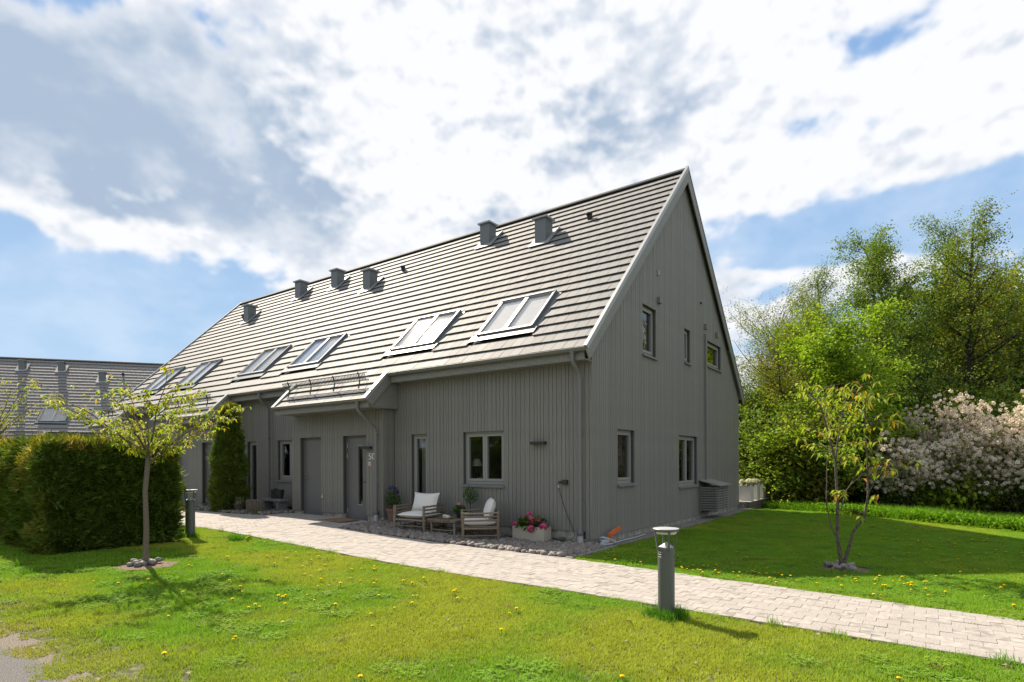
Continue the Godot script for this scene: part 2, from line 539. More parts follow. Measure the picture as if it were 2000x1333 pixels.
# ------------------------------------------------------------------ row house
# A wall of upright boards in its own frame: u along the wall, y up, the outer face at z = 0. openings: [u0, u1, y0, y1]
func board_wall(house: Node3D, called: String, t: Transform3D, u0: float, u1: float, base: Callable, top: Callable, openings: Array, boards := true) -> MeshInstance3D:
	var cuts := [u0, u1]
	for o in openings:
		cuts.append(o[0])
		cuts.append(o[1])
	cuts.sort()
	var back := MB.new()
	var cols := []
	for k in cuts.size() - 1:
		var a: float = cuts[k]
		var b: float = cuts[k + 1]
		if b - a < 0.004: continue
		var gaps := []
		for o in openings:
			if o[0] < b - 0.002 and o[1] > a + 0.002: gaps.append(Vector2(o[2], o[3]))
		gaps.sort_custom(func(p, q): return p.x < q.x)
		for seg in runs(base.call((a + b) / 2), 99.0, gaps):
			slab(back, a + (0.031 if k == 0 and boards else 0.0), b - (0.031 if k == cuts.size() - 2 and boards else 0.0), seg, top, -0.24, -0.03 if boards else 0.0, 0.0)
		var at := a
		while boards and at < b - 0.001:
			var w: float = [0.088, 0.112, 0.095, 0.128, 0.074][rng.randi() % 5]
			if b - at - w < 0.06: w = b - at
			if w > 0.15: w = w / 2
			cols.append([at, at + w, gaps])
			at += w
	var o := piece(called, back, M.wall, house, t)
	for q in cols:
		for seg in runs(base.call((q[0] + q[1]) / 2), 99.0, q[2]):
			var m := MB.new()
			slab(m, q[0] + 0.0042, q[1] - 0.0042, seg, top, -0.03, rng.randf_range(-0.003, 0.0), 0.0)
			if m.v.size(): piece("plank", m, M.planks[rng.randi() % 5], o)
	return o

func runs(y0: float, y1: float, gaps: Array) -> Array:
	var out := []
	var y := y0
	for g in gaps:
		if g.x > y: out.append(Vector2(y, g.x))
		y = maxf(y, g.y)
	if y < y1: out.append(Vector2(y, y1))
	return out

func slab(m: MB, a: float, b: float, seg: Vector2, top: Callable, z0: float, z1: float, lift: float) -> void:
	var ya: float = minf(seg.y, top.call(a))
	var yb: float = minf(seg.y, top.call(b))
	if ya <= seg.x + 0.01 and yb <= seg.x + 0.01: return
	ya = maxf(ya, seg.x + 0.005)
	yb = maxf(yb, seg.x + 0.005)
	m.hexa([Vector3(a, seg.x, z1), Vector3(b, seg.x, z1), Vector3(b, seg.x, z0), Vector3(a, seg.x, z0),
		Vector3(a, ya, z1), Vector3(b, yb, z1), Vector3(b, yb, z0), Vector3(a, ya, z0)])

# a window in an opening, in the wall's frame; leaves: how many casements
func window_in(house: Node3D, t: Transform3D, u0: float, u1: float, y0: float, y1: float, leaves: int, sill := true, called := "window") -> MeshInstance3D:
	var f := MB.new()
	var e := 0.045
	var z0 := -0.15
	var z1 := -0.085
	f.box(Vector3(u0, y0, z0), Vector3(u0 + e, y1, z1))
	f.box(Vector3(u1 - e, y0, z0), Vector3(u1, y1, z1))
	f.box(Vector3(u0 + e, y0, z0), Vector3(u1 - e, y0 + e + 0.02, z1))
	f.box(Vector3(u0 + e, y1 - e, z0), Vector3(u1 - e, y1, z1))
	var o := piece(called, f, M.frame, house, t)
	var span := (u1 - u0 - 2 * e) / leaves
	for k in leaves:
		var a := u0 + e + span * k + 0.004
		var b := a + span - 0.008
		var c0 := y0 + e + 0.026
		var c1 := y1 - e - 0.005
		var s := 0.055
		var w := MB.new()
		w.box(Vector3(a, c0, z0 + 0.004), Vector3(a + s, c1, z1 + 0.012))
		w.box(Vector3(b - s, c0, z0 + 0.004), Vector3(b, c1, z1 + 0.012))
		w.box(Vector3(a + s, c0, z0 + 0.004), Vector3(b - s, c0 + s, z1 + 0.012))
		w.box(Vector3(a + s, c1 - s, z0 + 0.004), Vector3(b - s, c1, z1 + 0.012))
		piece("casement", w, M.frame, o)
		var g := MB.new()
		g.box(Vector3(a + s, c0 + s, -0.125), Vector3(b - s, c1 - s, -0.119))
		piece("pane", g, M.glass, o)
	if sill:
		var w := MB.new()
		w.hexa([Vector3(u0 - 0.025, y0 - 0.055, 0.045), Vector3(u1 + 0.025, y0 - 0.055, 0.045), Vector3(u1 + 0.025, y0 - 0.03, -0.084), Vector3(u0 - 0.025, y0 - 0.03, -0.084),
			Vector3(u0 - 0.025, y0 - 0.015, 0.045), Vector3(u1 + 0.025, y0 - 0.015, 0.045), Vector3(u1 + 0.025, y0 + 0.012, -0.084), Vector3(u0 - 0.025, y0 + 0.012, -0.084)])
		piece("sill", w, M.pipe, o)
	return o

func front_y(z: float) -> float:
	return EAVE_Y + (EAVE_Z - z) * 0.9917

# point of the front slope: x along the house, s up the slope from the eave, w out of the slope
func slope(x: float, s: float, w: float) -> Vector3:
	return Vector3(x, EAVE_Y, EAVE_Z) + up_v * s + out_v * w

func slope_box(m: MB, x0: float, x1: float, s0: float, s1: float, w0: float, w1: float, w2 := -9.0, w3 := -9.0) -> void:   # w0..w1 at the lower end, w2..w3 at the upper end
	if w2 < -8.0: w2 = w0
	if w3 < -8.0: w3 = w1
	m.hexa([slope(x0, s0, w0), slope(x1, s0, w0), slope(x1, s1, w2), slope(x0, s1, w2), slope(x0, s0, w1), slope(x1, s0, w1), slope(x1, s1, w3), slope(x0, s1, w3)])

func gutter_shape(m: MB, x0: float, x1: float, at: Vector2, r: float) -> void:     # an open half round channel; at = (z, y) of its middle
	var n := 9
	for k in n:
		var a0 := PI + PI * k / n
		var a1 := PI + PI * (k + 1) / n
		var p := Vector2(cos(a0), sin(a0))
		var q := Vector2(cos(a1), sin(a1))
		for s in [r, r - 0.006]:
			var pp: Vector2 = at + p * s
			var qq: Vector2 = at + q * s
			if s == r:
				m.quad_n(Vector3(x0, pp.y, pp.x), Vector3(x1, pp.y, pp.x), Vector3(x1, qq.y, qq.x), Vector3(x0, qq.y, qq.x), Vector3(0, p.y, p.x), Vector3(0, p.y, p.x), Vector3(0, q.y, q.x), Vector3(0, q.y, q.x))
			else:
				m.quad_n(Vector3(x0, pp.y, pp.x), Vector3(x0, qq.y, qq.x), Vector3(x1, qq.y, qq.x), Vector3(x1, pp.y, pp.x), -Vector3(0, p.y, p.x), -Vector3(0, q.y, q.x), -Vector3(0, q.y, q.x), -Vector3(0, p.y, p.x))
		for x in [x0, x1]:
			m.tri(Vector3(x, at.y, at.x), Vector3(x, at.y + p.y * r, at.x + p.x * r), Vector3(x, at.y + q.y * r, at.x + q.x * r))
	m.tube([Vector3(x0, at.y, at.x + r), Vector3(x1, at.y, at.x + r)], [0.009], 6)

func downpipe(house: Node3D, x: float, wall_z: float, gut: Vector2, foot: float) -> void:
	var z := wall_z + 0.085
	var p := MB.new()
	p.lathe([Vector2(0.037, -0.16), Vector2(0.039, -0.09), Vector2(0.062, -0.03), Vector2(0.064, -0.02)], 14, Vector3(x, gut.y, gut.x))
	p.tube([Vector3(x, gut.y - 0.05, gut.x), Vector3(x, gut.y - 0.19, gut.x), Vector3(x, gut.y - 0.25, gut.x - 0.03), Vector3(x, gut.y - 0.30, gut.x - 0.08),
		Vector3(x, gut.y - 0.30 - (gut.x - z - 0.16) * 0.75, z + 0.08), Vector3(x, gut.y - 0.36 - (gut.x - z - 0.16) * 0.75, z + 0.03), Vector3(x, gut.y - 0.45 - (gut.x - z - 0.16) * 0.75, z),
		Vector3(x, foot + 0.27, z)], [0.037], 14)
	var o := piece("downpipe", p, M.pipe, house)
	for y in [foot + 0.9, foot + 2.1]:
		var b := MB.new()
		b.tube([Vector3(x, y - 0.02, z), Vector3(x, y + 0.02, z)], [0.043], 14)
		b.box(Vector3(x - 0.008, y - 0.012, wall_z), Vector3(x + 0.008, y + 0.012, z - 0.04))
		piece("bracket", b, M.pipe, o)
	var s := MB.new()
	s.lathe([Vector2(0.058, -0.1), Vector2(0.058, 0.2)], 16, Vector3(x, foot, z))
	piece("drain_pipe", s, M.lampcap, o)
	var c := MB.new()
	c.lathe([Vector2(0.06, 0.2), Vector2(0.066, 0.205), Vector2(0.066, 0.26), Vector2(0.05, 0.30), Vector2(0.037, 0.30)], 16, Vector3(x, foot, z))
	piece("collar", c, M.lamp, o)

func skylight(roof: Node3D, house: Node3D, x: float, s0: float, s1: float, pale_blind: float) -> void:      # a pair of roof windows with its right edge at x
	var w := 1.5
	var m := MB.new()
	# outer casing round both lights
	slope_box(m, x - w, x - w + 0.03, s0, s1, -0.03, 0.06)
	slope_box(m, x - 0.03, x, s0, s1, -0.03, 0.06)
	slope_box(m, x - w / 2 - 0.02, x - w / 2 + 0.02, s0 + 0.03, s1 - 0.05, -0.03, 0.055)
	slope_box(m, x - w + 0.03, x - 0.03, s1 - 0.05, s1, -0.03, 0.07)
	slope_box(m, x - w + 0.03, x - 0.03, s0, s0 + 0.03, -0.03, 0.05)
	var o := piece("roof_window", m, M.sheet, house)
	for k in 2:
		var a := x - w + 0.034 + k * (w / 2 - 0.012)
		var b := a + w / 2 - 0.058
		var f := MB.new()
		var lo := s0 + 0.034
		var hi := s1 - 0.054
		var u0 := 0.035
		var u1 := 0.035
		slope_box(f, a, a + 0.03, lo, hi, u0 - 0.03, u0 + 0.015, u1 - 0.03, u1 + 0.015)
		slope_box(f, b - 0.03, b, lo, hi, u0 - 0.03, u0 + 0.015, u1 - 0.03, u1 + 0.015)
		slope_box(f, a + 0.03, b - 0.03, lo, lo + 0.03, u0 - 0.03, u0 + 0.013)
		slope_box(f, a + 0.03, b - 0.03, hi - 0.03, hi, u1 - 0.03, u1 + 0.013)
		piece("sash", f, M.zinc, o)
		var g := MB.new()
		slope_box(g, a + 0.03, b - 0.03, lo + 0.03, hi - 0.03, u0 - 0.012, u0 - 0.004, u1 - 0.012, u1 - 0.004)
		piece("pane", g, M.skyglass, o)
	var ap := MB.new()
	slope_box(ap, x - w - 0.14, x + 0.1, s0 - 0.20, s0 + 0.0, 0.004, 0.012)
	slope_box(ap, x - w - 0.12, x - w - 0.002, s0, s1 + 0.05, -0.03, -0.012)
	slope_box(ap, x + 0.002, x + 0.12, s0, s1 + 0.05, -0.03, -0.012)
	piece("flashing", ap, M.sheet, o)
	# drawn blinds behind the panes; their pale tone also stands in for sun glare
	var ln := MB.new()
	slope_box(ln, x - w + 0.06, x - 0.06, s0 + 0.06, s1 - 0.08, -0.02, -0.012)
	piece("blind", ln, M.blinds[0 if pale_blind > 0.5 else 1], o)

func chimney(house: Node3D, x: float, s: float, tall := 0.66) -> void:
	var p := slope(x, s, 0.0)
	var a := 0.175
	var m := MB.new()
	m.box(Vector3(p.x - a, p.y - 0.05, p.z - 2 * a), Vector3(p.x + a, p.y + tall, p.z))
	var o := piece("chimney", m, M.sheet, house)
	var c := MB.new()
	c.box(Vector3(p.x - a - 0.055, p.y + tall, p.z - 2 * a - 0.055), Vector3(p.x + a + 0.055, p.y + tall + 0.045, p.z + 0.055))
	c.box(Vector3(p.x - a - 0.03, p.y + tall + 0.045, p.z - 2 * a - 0.03), Vector3(p.x + a + 0.03, p.y + tall + 0.06, p.z + 0.03))
	piece("cap", c, M.zinc, o)
	var f := MB.new()
	slope_box(f, x - a - 0.16, x + a + 0.16, s - 0.13, s + 0.72, 0.008, 0.022)
	slope_box(f, x + a + 0.14, x + a + 0.16, s - 0.1, s + 0.72, 0.022, 0.05)
	piece("flashing", f, M.zinc, o)

func build_row_house(far: bool, at: Vector3, turn: float, label: String) -> Node3D:
	var house := thing("row_house", label, "house", at, turn)
	var I := Transform3D.IDENTITY
	# --- front wall between and beside the porches
	var holes := []
	var porches := []
	for k in 3:
		var d := -UNIT * k
		holes.append([d - 3.17, d - 2.07, 1.12, 2.26])
		holes.append([d - 4.77, d - 4.27, 0.33, 2.26])
		if k < 3: porches.append([d - 8.97, d - 5.34])
	var base_f := func(u): return 0.13 if u > -0.21 else (0.27 if u > -5.4 else 0.36)
	var top_f := func(_u): return 3.50
	var last := -LONG
	var from := 0.0
	for k in 4:
		var to: float = porches[k][1] if k < 3 else last
		if k == 3: break
		var mine := []
		for h in holes:
			if h[0] >= to - 0.1 and h[1] <= from + 0.1: mine.append(h)
		board_wall(house, "front_wall", I, maxf(to, last), from, base_f, top_f, mine, not far)
		from = porches[k][0]
	# --- porch walls
	for k in 3:
		var d := -UNIT * k
		var px0: float = maxf(porches[k][0], last)
		var px1: float = porches[k][1]
		var t := Transform3D(Basis.IDENTITY, Vector3(0, 0, 0.36))
		var doors := [[d - 6.82, d - 5.945, 0.10, 2.275], [d - 8.60, d - 7.71, 0.10, 2.275]]
		if k == 2: doors = [doors[0]]
		board_wall(house, "porch_wall", t, px0, px1, func(_u): return 0.33, func(_u): return 2.87, doors, not far)
		board_wall(house, "porch_side_wall", Transform3D(Basis(Vector3.UP, PI / 2), Vector3(px1, 0, 0.36)), 0.0, 0.36, func(_u): return 0.33, func(_u): return 3.3, [], not far)
		var side := MB.new()
		side.box(Vector3(px0, 0.33, 0.0), Vector3(px0 + 0.03, 3.0, 0.33))
		side.box(Vector3(px0 + 0.2, 0.0, -1.2), Vector3(px1 - 0.2, 0.2, 0.1))
		piece("porch_side_panel", side, M.planks[1], house)
		var pl := MB.new()
		for r in [[px0 + 0.03, d - 8.62], [d - 7.69, d - 6.84], [d - 5.925, px1 - 0.03]]:
			if r[1] > r[0]: pl.box(Vector3(r[0], -0.3, -0.1), Vector3(r[1], 0.34, 0.33))
		piece("porch_plinth", pl, M.plinth, house)
		# doors
		for q in doors.size():
			var a: float = doors[q][0]
			var b: float = doors[q][1]
			var fr := MB.new()
			fr.box(Vector3(a, 0.18, 0.16), Vector3(a + 0.04, 2.275, 0.25))
			fr.box(Vector3(b - 0.04, 0.18, 0.16), Vector3(b, 2.275, 0.25))
			fr.box(Vector3(a + 0.04, 2.235, 0.16), Vector3(b - 0.04, 2.275, 0.25))
			fr.box(Vector3(a, 0.1, 0.1), Vector3(b, 0.205, 0.345))
			var dn := piece("door", fr, M.door, house)
			var leaf := MB.new()
			if q == 0:
				var g0 := a + 0.44
				var g1 := a + 0.60
				leaf.box(Vector3(a + 0.044, 0.21, 0.17), Vector3(g0, 2.23, 0.235))
				leaf.box(Vector3(g1, 0.21, 0.17), Vector3(b - 0.044, 2.23, 0.235))
				leaf.box(Vector3(g0, 0.21, 0.17), Vector3(g1, 0.58, 0.235))
				leaf.box(Vector3(g0, 2.01, 0.17), Vector3(g1, 2.23, 0.235))
				var gp := MB.new()
				gp.box(Vector3(g0, 0.58, 0.19), Vector3(g1, 2.01, 0.198))
				piece("pane", gp, M.glass, dn)
				var bead := MB.new()
				bead.box(Vector3(g0 - 0.02, 0.55, 0.2355), Vector3(g1 + 0.02, 0.578, 0.243))
				bead.box(Vector3(g0 - 0.02, 2.012, 0.2355), Vector3(g1 + 0.02, 2.035, 0.243))
				piece("glazing_bead", bead, M.frame, dn)
				var hd := MB.new()
				hd.tube([Vector3(g1 + 0.2, 1.13, 0.235), Vector3(g1 + 0.2, 1.13, 0.29), Vector3(g1 + 0.06, 1.13, 0.295)], [0.01], 8)
				hd.box(Vector3(g1 + 0.17, 1.06, 0.2355), Vector3(g1 + 0.21, 1.3, 0.245))
				piece("handle", hd, M.dark, dn)
			else:
				leaf.box(Vector3(a + 0.044, 0.21, 0.17), Vector3(b - 0.044, 2.23, 0.235))
				var hd := MB.new()
				hd.tube([Vector3(a + 0.11, 1.21, 0.235), Vector3(a + 0.11, 1.21, 0.29), Vector3(a + 0.23, 1.21, 0.295)], [0.011], 8)
				hd.tube([Vector3(a + 0.11, 1.30, 0.235), Vector3(a + 0.11, 1.30, 0.26)], [0.028], 12)
				piece("handle", hd, M.steel, dn)
			piece("leaf", leaf, M.door, dn)
			for y in [0.35, 1.72, 1.98]:
				if q == 1: continue
				var hg := MB.new()
				hg.tube([Vector3(a + 0.042, y, 0.25), Vector3(a + 0.042, y + 0.11, 0.25)], [0.008], 6)
				piece("hinge", hg, M.steel, dn)
		# porch eave
		var e0: float = maxf(d - 8.85, -LONG - 0.1)
		var e1 := d - 5.15
		var eave := MB.new()
		eave.box(Vector3(e0 + 0.02, 2.86, 0.905), Vector3(e1 - 0.04, 3.03, 0.935))
		piece("porch_fascia", eave, M.trim, house)
		var soff := MB.new()
		soff.box(Vector3(e0 + 0.03, 2.872, 0.33), Vector3(e1 - 0.05, 2.895, 0.905))
		piece("porch_soffit", soff, M.trim, house)
		var gt := MB.new()
		gutter_shape(gt, e0, e1 - 0.02, Vector2(0.99, 3.055), 0.062)
		piece("gutter", gt, M.pipe, house)
		for x in [[e1 - 0.05, e1], [e0, e0 + 0.05]]:
			var bb := MB.new()
			slope_box(bb, x[0], x[1] - 0.012, -0.90, 0.12, -0.24, -0.045)
			piece("barge_board", bb, M.trim, house)
			var vf := MB.new()
			slope_box(vf, x[0] - 0.07 if x[1] == e1 else x[0] - 0.012, x[1] if x[1] == e1 else x[1] + 0.07, -0.92, 0.02, -0.045, 0.022)
			piece("verge_flashing", vf, M.zinc, house)
		var ck := MB.new()
		ck.prism([Vector2(0.01, 2.88), Vector2(0.9, 2.88), Vector2(0.9, 2.98), Vector2(0.27, 3.50), Vector2(0.01, 3.5)], e1 - 0.14, e1 - 0.055)
		piece("porch_cheek", ck, M.planks[2], house)
		if not far or k == 1: downpipe(house, d - 5.5, 0.36, Vector2(0.99, 3.055), height(d - 5.5, 0.4))
		# snow guard on the porch roof
		var sg := MB.new()
		var n_rung := int((e1 - e0 - 0.36) / 0.055)
		for w in [0.10, 0.18, 0.26]:
			sg.tube([slope(e0 + 0.05, -0.38 + w * 0.45, w), slope(e1 - 0.3, -0.38 + w * 0.45, w)], [0.013 if w != 0.18 else 0.008], 5)
		for q in n_rung:
			var x := e0 + 0.06 + 0.055 * q
			sg.box(Vector3(-0.009, 0, -0.004), Vector3(0.009, 0.18, 0.004), Transform3D(Basis(Vector3.RIGHT, (out_v + up_v * 0.45).normalized(), Vector3.RIGHT.cross((out_v + up_v * 0.45).normalized())), slope(x, -0.335, 0.10)))
		var sgo := piece("snow_guard", sg, M.galv, house)
		for q in 4:
			var br := MB.new()
			var x := e0 + 0.3 + q * (e1 - e0 - 0.9) / 3.0
			br.tube([slope(x, -0.50, 0.0), slope(x, -0.35, 0.10), slope(x, -0.25, 0.29)], [0.016], 6)
			br.tube([slope(x, -0.30, 0.12), slope(x + 0.05, -0.14, 0.0)], [0.007], 5)
			piece("bracket", br, M.galv, sgo)
	# --- windows of the front
	for k in 3:
		var d := -UNIT * k
		window_in(house, I, d - 3.17, d - 2.07, 1.12, 2.26, 2)
		window_in(house, I, d - 4.77, d - 4.27, 0.33, 2.26, 1, false)
	# --- main eave between the porches
	var spans := [[-5.15, 0.10], [-UNIT - 5.15, -8.87], [-2 * UNIT - 5.15, -UNIT - 8.87]]
	for q in spans:
		var m := MB.new()
		m.box(Vector3(q[0] + 0.01, 3.48, 0.265), Vector3(q[1] - 0.1, 3.655, 0.29))
		piece("fascia", m, M.trim, house)
		var sf := MB.new()
		sf.box(Vector3(q[0] + 0.01, 3.485, -0.02), Vector3(q[1] - 0.11, 3.51, 0.265))
		piece("soffit", sf, M.trim, house)
		var gt := MB.new()
		gutter_shape(gt, q[0] + 0.02, q[1] - 0.01, Vector2(0.352, 3.685), 0.062)
		piece("gutter", gt, M.pipe, house)
	downpipe(house, -0.22, 0.0, Vector2(0.352, 3.685), 0.0)
	for k in 2: downpipe(house, -UNIT * (k + 1) - 3.52, 0.0, Vector2(0.352, 3.685), 0.23)
	# --- gable facing +x
	var G := Transform3D(Basis(Vector3.UP, PI / 2), Vector3.ZERO)
	var top_g := func(u): return minf(front_y(-u), front_y(2 * RIDGE_Z + u)) - 0.10
	var gh := [[2.40, 3.18, 3.99, 5.10], [5.11, 5.56, 4.18, 5.05], [6.96, 8.35, 4.33, 5.05], [1.10, 1.93, 1.14, 2.26], [4.66, 6.09, 0.96, 2.26]]
	board_wall(house, "gable_wall", G, 0.0, DEEP, func(_u): return 0.13, top_g, gh, not far)
	for q in gh.size(): window_in(house, G, gh[q][0], gh[q][1], gh[q][2], gh[q][3], 2 if q == 4 else 1)
	var ends := MB.new()
	ends.box(Vector3(-LONG, 0.13, -DEEP), Vector3(-LONG + 0.2, 3.6, 0.0))
	ends.box(Vector3(-LONG, 0.13, -DEEP), Vector3(-0.25, 3.6, -DEEP + 0.2))
	ends.prism([Vector2(-DEEP, 3.6), Vector2(0.0, 3.6), Vector2(RIDGE_Z, front_y(RIDGE_Z) - 0.15)], -LONG, -LONG + 0.2)
	piece("back_wall", ends, M.planks[0], house)
	var pl := MB.new()
	pl.box(Vector3(-LONG + 0.03, -0.3, -DEEP + 0.03), Vector3(-0.035, 0.128, -0.035))
	pl.box(Vector3(-LONG + 0.03, 0.128, -0.22), Vector3(-0.21, 0.268, -0.035))
	piece("plinth", pl, M.plinth, house)
	var fl := MB.new()
	fl.box(Vector3(-LONG + 0.21, 0.13, -DEEP + 0.21), Vector3(-0.26, 0.25, -0.26))
	fl.box(Vector3(-LONG + 0.21, 2.62, -DEEP + 0.21), Vector3(-0.26, 2.85, -0.26))
	for x in [-3.9, -UNIT, -2 * UNIT]: fl.box(Vector3(x - 0.08, 0.25, -DEEP + 0.21), Vector3(x + 0.08, 2.62, -0.9))
	fl.box(Vector3(-3.8, 0.25, -3.6), Vector3(-0.26, 2.62, -3.5))
	fl.box(Vector3(-LONG + 0.21, 2.85, -5.2), Vector3(-0.26, 6.5, -5.05))
	piece("inner_walls", fl, M.inside, house)
	# --- roof: deck, tiles, verges, ridge
	var dk := MB.new()
	var L := 7.772
	slope_box(dk, -LONG, 0.075, 0.03, L, -0.19, -0.075)
	for k in 3: slope_box(dk, maxf(-UNIT * k - 8.82, -LONG), -UNIT * k - 5.18, -0.86, 0.03, -0.19, -0.075)
	var ridge := slope(0, L, 0)
	dk.hexa([Vector3(-LONG, ridge.y - 0.15, ridge.z + 0.1), Vector3(0.075, ridge.y - 0.15, ridge.z + 0.1), Vector3(0.075, 3.52, 2 * RIDGE_Z - EAVE_Z), Vector3(-LONG, 3.52, 2 * RIDGE_Z - EAVE_Z),
		Vector3(-LONG, ridge.y, ridge.z), Vector3(0.075, ridge.y, ridge.z), Vector3(0.075, 3.66, 2 * RIDGE_Z - EAVE_Z - 0.02), Vector3(-LONG, 3.66, 2 * RIDGE_Z - EAVE_Z - 0.02)])
	var roof := piece("roof", dk, M.deck, house)
	var lights := []       # right edge of each pair of roof windows
	for k in 3:
		lights.append(-1.52 - UNIT * k - (0.1 if k == 1 else 0.0))
		lights.append(-4.30 - UNIT * k - (0.05 if k == 1 else 0.0))
	var tw := 0.2465
	var proto := []
	for k in 3:
		var m := MB.new()
		var o := (k - 1) * 0.0025
		m.hexa([Vector3(0.004, -0.015 + o, 0), Vector3(tw - 0.004, -0.015 + o, 0), Vector3(tw - 0.004, -0.062, -0.37), Vector3(0.004, -0.062, -0.37),
			Vector3(0.004, o, 0), Vector3(tw - 0.004, o, 0), Vector3(tw - 0.004, -0.042, -0.37), Vector3(0.004, -0.042, -0.37)])
		proto.append(m.mesh())
	var tb := Basis(Vector3.RIGHT, out_v, -up_v)
	var near := []
	var rest := MB.new()
	for r in range(-3, 24):
		var s := 0.02 + 0.332 * r
		var n := int(LONG / tw) + 2
		for q in n:
			var x1 := 0.06 - q * tw + (tw * 0.5 if posmod(r, 2) else 0.0)
			var x0 := x1 - tw
			x1 = minf(x1, 0.062)
			x0 = maxf(x0, -LONG)
			if x1 - x0 < 0.02: continue
			var s0 := s
			if r < 0:
				var inside := false
				for k in 3:
					if x1 < -UNIT * k - 5.17 + 0.01 and x0 > -UNIT * k - 8.85: inside = true
					elif x1 > -UNIT * k - 5.2 and x0 < -UNIT * k - 5.2:
						x1 = -UNIT * k - 5.2
						inside = true
					elif x0 < -UNIT * k - 8.83 and x1 > -UNIT * k - 8.83:
						x0 = -UNIT * k - 8.83
						inside = true
				if not inside: continue
				if r == -3: s0 = -0.91
			var s1 := minf(s + 0.37, L - 0.02)
			for lx in lights:
				if s + 0.2 > 0.86 and s < 2.30:
					if x0 < lx + 0.1 and x1 > lx + 0.1: x0 = lx + 0.1
					elif x1 > lx - 1.64 and x0 < lx - 1.64: x1 = lx - 1.64
					elif x0 >= lx - 1.64 and x1 <= lx + 0.1: x1 = x0
			if x1 - x0 < 0.02: continue
			var whole := absf(x1 - x0 - tw) < 0.001 and s1 - s0 > 0.369 and s0 == s
			var away := (slope((x0 + x1) / 2, s, 0) - CAM).length()
			if whole and not far: near.append([away, x0, s, rng.randi()])
			else: add_tile(rest, x0, x1, s0, s1)
	near.sort_custom(func(p, q): return p[0] < q[0])
	for k in near.size():
		var e: Array = near[k]
		if k < 300:
			var i: int = e[3]
			part("tile", proto[i % 3], M.tiles[(i / 7) % 4], roof, Transform3D(tb, slope(e[1], e[2], 0)))
		else:
			add_tile(rest, e[1], e[1] + tw, e[2], e[2] + 0.37)
	var more := piece("tiles", rest, M.tile_mix, roof)
	more.set_meta("kind", "stuff")
	for q in 2:
		var vf := MB.new()
		var a := 0.05 if q == 0 else -LONG - 0.12
		slope_box(vf, a - (0.0 if q == 0 else 0.0), a + 0.07, -0.02, L + 0.03, -0.05, 0.035)
		piece("verge_flashing", vf, M.zinc, roof)
		var bb := MB.new()
		var xa := 0.085 if q == 0 else -LONG - 0.11
		bb.prism([Vector2(EAVE_Z - 0.10, front_y(EAVE_Z - 0.10) - 0.335), Vector2(EAVE_Z + 0.02, front_y(EAVE_Z) - 0.06), Vector2(RIDGE_Z, front_y(RIDGE_Z) - 0.055), Vector2(RIDGE_Z, front_y(RIDGE_Z) - 0.37)], xa, xa + 0.026)
		bb.prism([Vector2(RIDGE_Z, front_y(RIDGE_Z) - 0.37), Vector2(RIDGE_Z, front_y(RIDGE_Z) + 0.0), Vector2(2 * RIDGE_Z - EAVE_Z - 0.02, EAVE_Y - 0.06), Vector2(2 * RIDGE_Z - EAVE_Z + 0.10, EAVE_Y - 0.24)], xa, xa + 0.026)
		piece("barge_board", bb, M.trim, roof)
		if q == 0:
			var bk := MB.new()
			bk.prism([Vector2(RIDGE_Z, front_y(RIDGE_Z)), Vector2(RIDGE_Z, front_y(RIDGE_Z) + 0.055), Vector2(2 * RIDGE_Z - EAVE_Z - 0.04, EAVE_Y - 0.015), Vector2(2 * RIDGE_Z - EAVE_Z - 0.02, EAVE_Y - 0.058)], 0.05, 0.12)
			piece("back_verge_flashing", bk, M.sheet, roof)
			var sf := MB.new()
			sf.prism([Vector2(0.25, front_y(0.25) - 0.20), Vector2(0.25, front_y(0.25) - 0.185), Vector2(RIDGE_Z, front_y(RIDGE_Z) - 0.185), Vector2(RIDGE_Z, front_y(RIDGE_Z) - 0.20)], -0.03, 0.085)
			sf.prism([Vector2(RIDGE_Z, front_y(RIDGE_Z) - 0.20), Vector2(RIDGE_Z, front_y(RIDGE_Z) - 0.185), Vector2(2 * RIDGE_Z - 0.25, front_y(0.25) - 0.185), Vector2(2 * RIDGE_Z - 0.25, front_y(0.25) - 0.20)], -0.03, 0.085)
			piece("verge_soffit", sf, M.trim, roof)
	var x := 0.04
	while x > -LONG:
		var rc := MB.new()
		rc.prism([Vector2(RIDGE_Z + 0.14, ridge.y - 0.115), Vector2(RIDGE_Z + 0.13, ridge.y - 0.075), Vector2(RIDGE_Z + 0.05, ridge.y + 0.005), Vector2(RIDGE_Z, ridge.y + 0.02), Vector2(RIDGE_Z - 0.05, ridge.y + 0.005), Vector2(RIDGE_Z - 0.14, ridge.y - 0.08), Vector2(RIDGE_Z - 0.14, ridge.y - 0.12)], maxf(x - 0.52, -LONG - 0.05), x - 0.004)
		piece("ridge_tile", rc, M.ridge, roof)
		x -= 0.52
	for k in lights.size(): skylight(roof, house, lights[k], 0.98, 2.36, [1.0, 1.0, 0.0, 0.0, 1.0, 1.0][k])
	for q in [[-3.35, 5.39], [-5.80, 6.36], [-10.33, 5.33], [-13.0, 6.35], [-15.29, 6.35], [-17.81, 5.34]]: chimney(house, q[0], q[1])
	for q in [[-2.14, 6.17], [-9.17, 6.19], [-18.45, 5.75]]:
		var vm := MB.new()
		vm.tube([slope(q[0], q[1], -0.03), slope(q[0], q[1], 0.05) + Vector3(0, 0.05, 0)], [0.07], 12)
		vm.tube([slope(q[0], q[1], 0.05) + Vector3(0, 0.05, 0), slope(q[0], q[1], 0.05) + Vector3(0, 0.09, 0)], [0.085], 12)
		piece("roof_vent", vm, M.dark, house)
	return house

